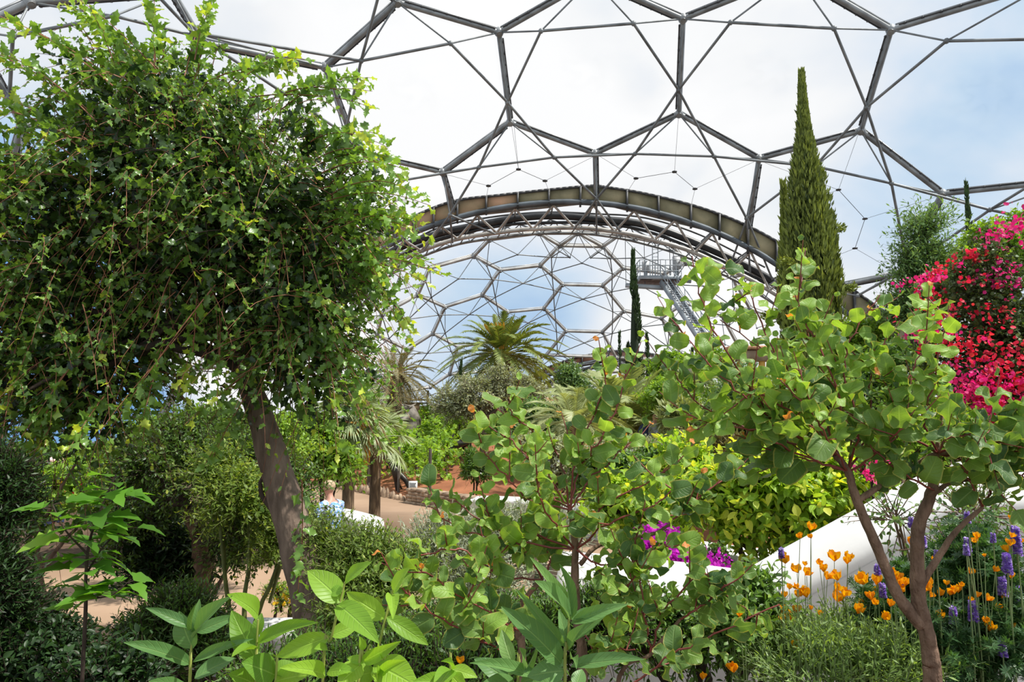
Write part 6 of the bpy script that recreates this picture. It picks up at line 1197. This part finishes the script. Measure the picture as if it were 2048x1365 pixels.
lup_lab = ['lupin beside the right tree stem, just above the poppies', 'pale lupin at the far left of the flower patch', 'lupin right of the thin side stem', 'small lupin in front of the white wall left of the fork', 'lupin between the two stems among poppies', 'lupin just left of the thick stem among poppies', 'pale lupin low right of the trunk', 'bright violet lupin low right of the trunk', 'tall lupin toward the right edge', 'whitish lupin at the right edge',
           'long lupin spike high toward the right', 'longest dark lupin spike near the right edge', 'short lupin tip right of centre', 'lowest lupin at the right', 'loose lupin cluster under the round leaves', 'lupin hidden behind the thick stem', 'lupin just under the round leaves', 'faint lupin bud by the side stem', 'second dark lupin spike near the right edge']
for (x, y, h_), lab in zip(LZ, lup_lab):
    px, py = 1340 + x * .3457, 895 + y * .3457; Y = 2.97 + rng.uniform(-.1, .1) if x > 1500 else 3.15; c = W(px, py, Y); H = h_ * .3457 / F * Y; bs = np.array([c[0] + rng.normal(0, .04), c[1] + .05, gz(c[0], c[1])])
    p = thing('lupin', lab, 'flower', bs); t = MB(); limb(t, [bs - [0, 0, .03], (bs + c) / 2 + [.02, 0, 0], c - [0, 0, H * .5], c + [0, 0, H * .5]], .004, .002, 6, 5); t.build('stem', M_gst, p)
    f = MB(); n = int(16 + h_ * .35); s_ = np.linspace(0, 1, n); a = np.arange(n) * 1.26; R = np.stack([np.cos(a), np.sin(a), np.full(n, .45)], 1); P = c + np.stack([0 * s_, 0 * s_, (s_ - .5) * H], 1)
    sz = H * .13 * (1.1 - .55 * s_) + .005; 
    for k in range(2): f.scatter(T_round[0], P + R * H * .07, R + rng.normal(0, .35, R.shape), [0, 0, 1.0] + rng.normal(0, .6, R.shape), sz * 1.1, 1.3, np.where(rng.random(n) < .2, .95, rng.uniform(.1, .75, n)))
    f.build('florets', M_lup, p)
T_palm = []
for q in range(2):
    V, Q = [], []
    for i, a in enumerate(np.linspace(-1.9, 1.9, 7)):
        tv, tq = q1(.13, .05); c_, s_ = math.cos(a), math.sin(a); v = tv.copy(); v[:, 0] = tv[:, 0] * c_ + tv[:, 1] * s_; v[:, 1] = -tv[:, 0] * s_ + tv[:, 1] * c_; v[:, 2] = tv[:, 1] * (.15 + .15 * q); V.append(v); Q.append(tq + 4 * i)
    T_palm.append((np.vstack(V), np.vstack(Q)))
bush('lupin_bush', 'dark green mass of fingered lupin leaves at the bottom right', 'shrub', B((1960, 1200, 3.25, 90, 120), (1880, 1290, 3.1, 110, 60), (2030, 1310, 3.0, 80, 70), (1760, 1240, 3.3, 60, 50), (1960, 1120, 3.4, 60, 60)), 800, T_palm, .042, M_lupl, tw_mat=M_gst, K=7, L_=.16, up=.6, trunks=7, tr=.006)
bush('lupin_bush', 'fingered lupin leaves around the base of the right tree fork', 'shrub', B((1830, 1200, 3.5, 60, 50), (1760, 1250, 3.5, 50, 30)), 240, T_palm, .04, M_lupl, tw_mat=M_gst, K=6, L_=.14, up=.6, trunks=5, tr=.005)
M_fern = leafmat('ferny_leaf', (.08, .15, .04), (.25, .38, .10), (.45, .55, .14), .35)
bush('poppy_foliage', 'ferny green poppy leaves and grass along the bottom right', 'leaves', B((1660, 1350, 3.1, 170, 55), (1560, 1335, 3.3, 80, 45), (1780, 1355, 3.0, 110, 45), (1700, 1290, 3.4, 80, 40)), 1000, T_thin, .045, M_fern, tw_mat=M_gst, K=9, L_=.2, up=1.3, trunks=6, tr=.004, tone=(.1, .8))
bush('leafy_shrub', 'glossy leafy shrub at the left end of the poppies', 'shrub', B((1515, 1200, 3.4, 44, 50), (1470, 1260, 3.3, 60, 60)), 200, T_lan, .055, M_mg, tw_mat=M_gst, K=7, L_=.16, up=.8, trunks=4, tr=.006, tip=.3)
bush('wiry_shrub', 'sparse twiggy shrub with small grey-green leaves over the white wall', 'shrub', B((1790, 1040, 3.9, 60, 40), (1950, 1030, 3.8, 80, 50), (1900, 1100, 3.7, 60, 50)), 130, T_lan[:1], .04, M_feather, tw_mat=M_rbark, K=7, L_=.22, up=.2, trunks=4, tr=.008)
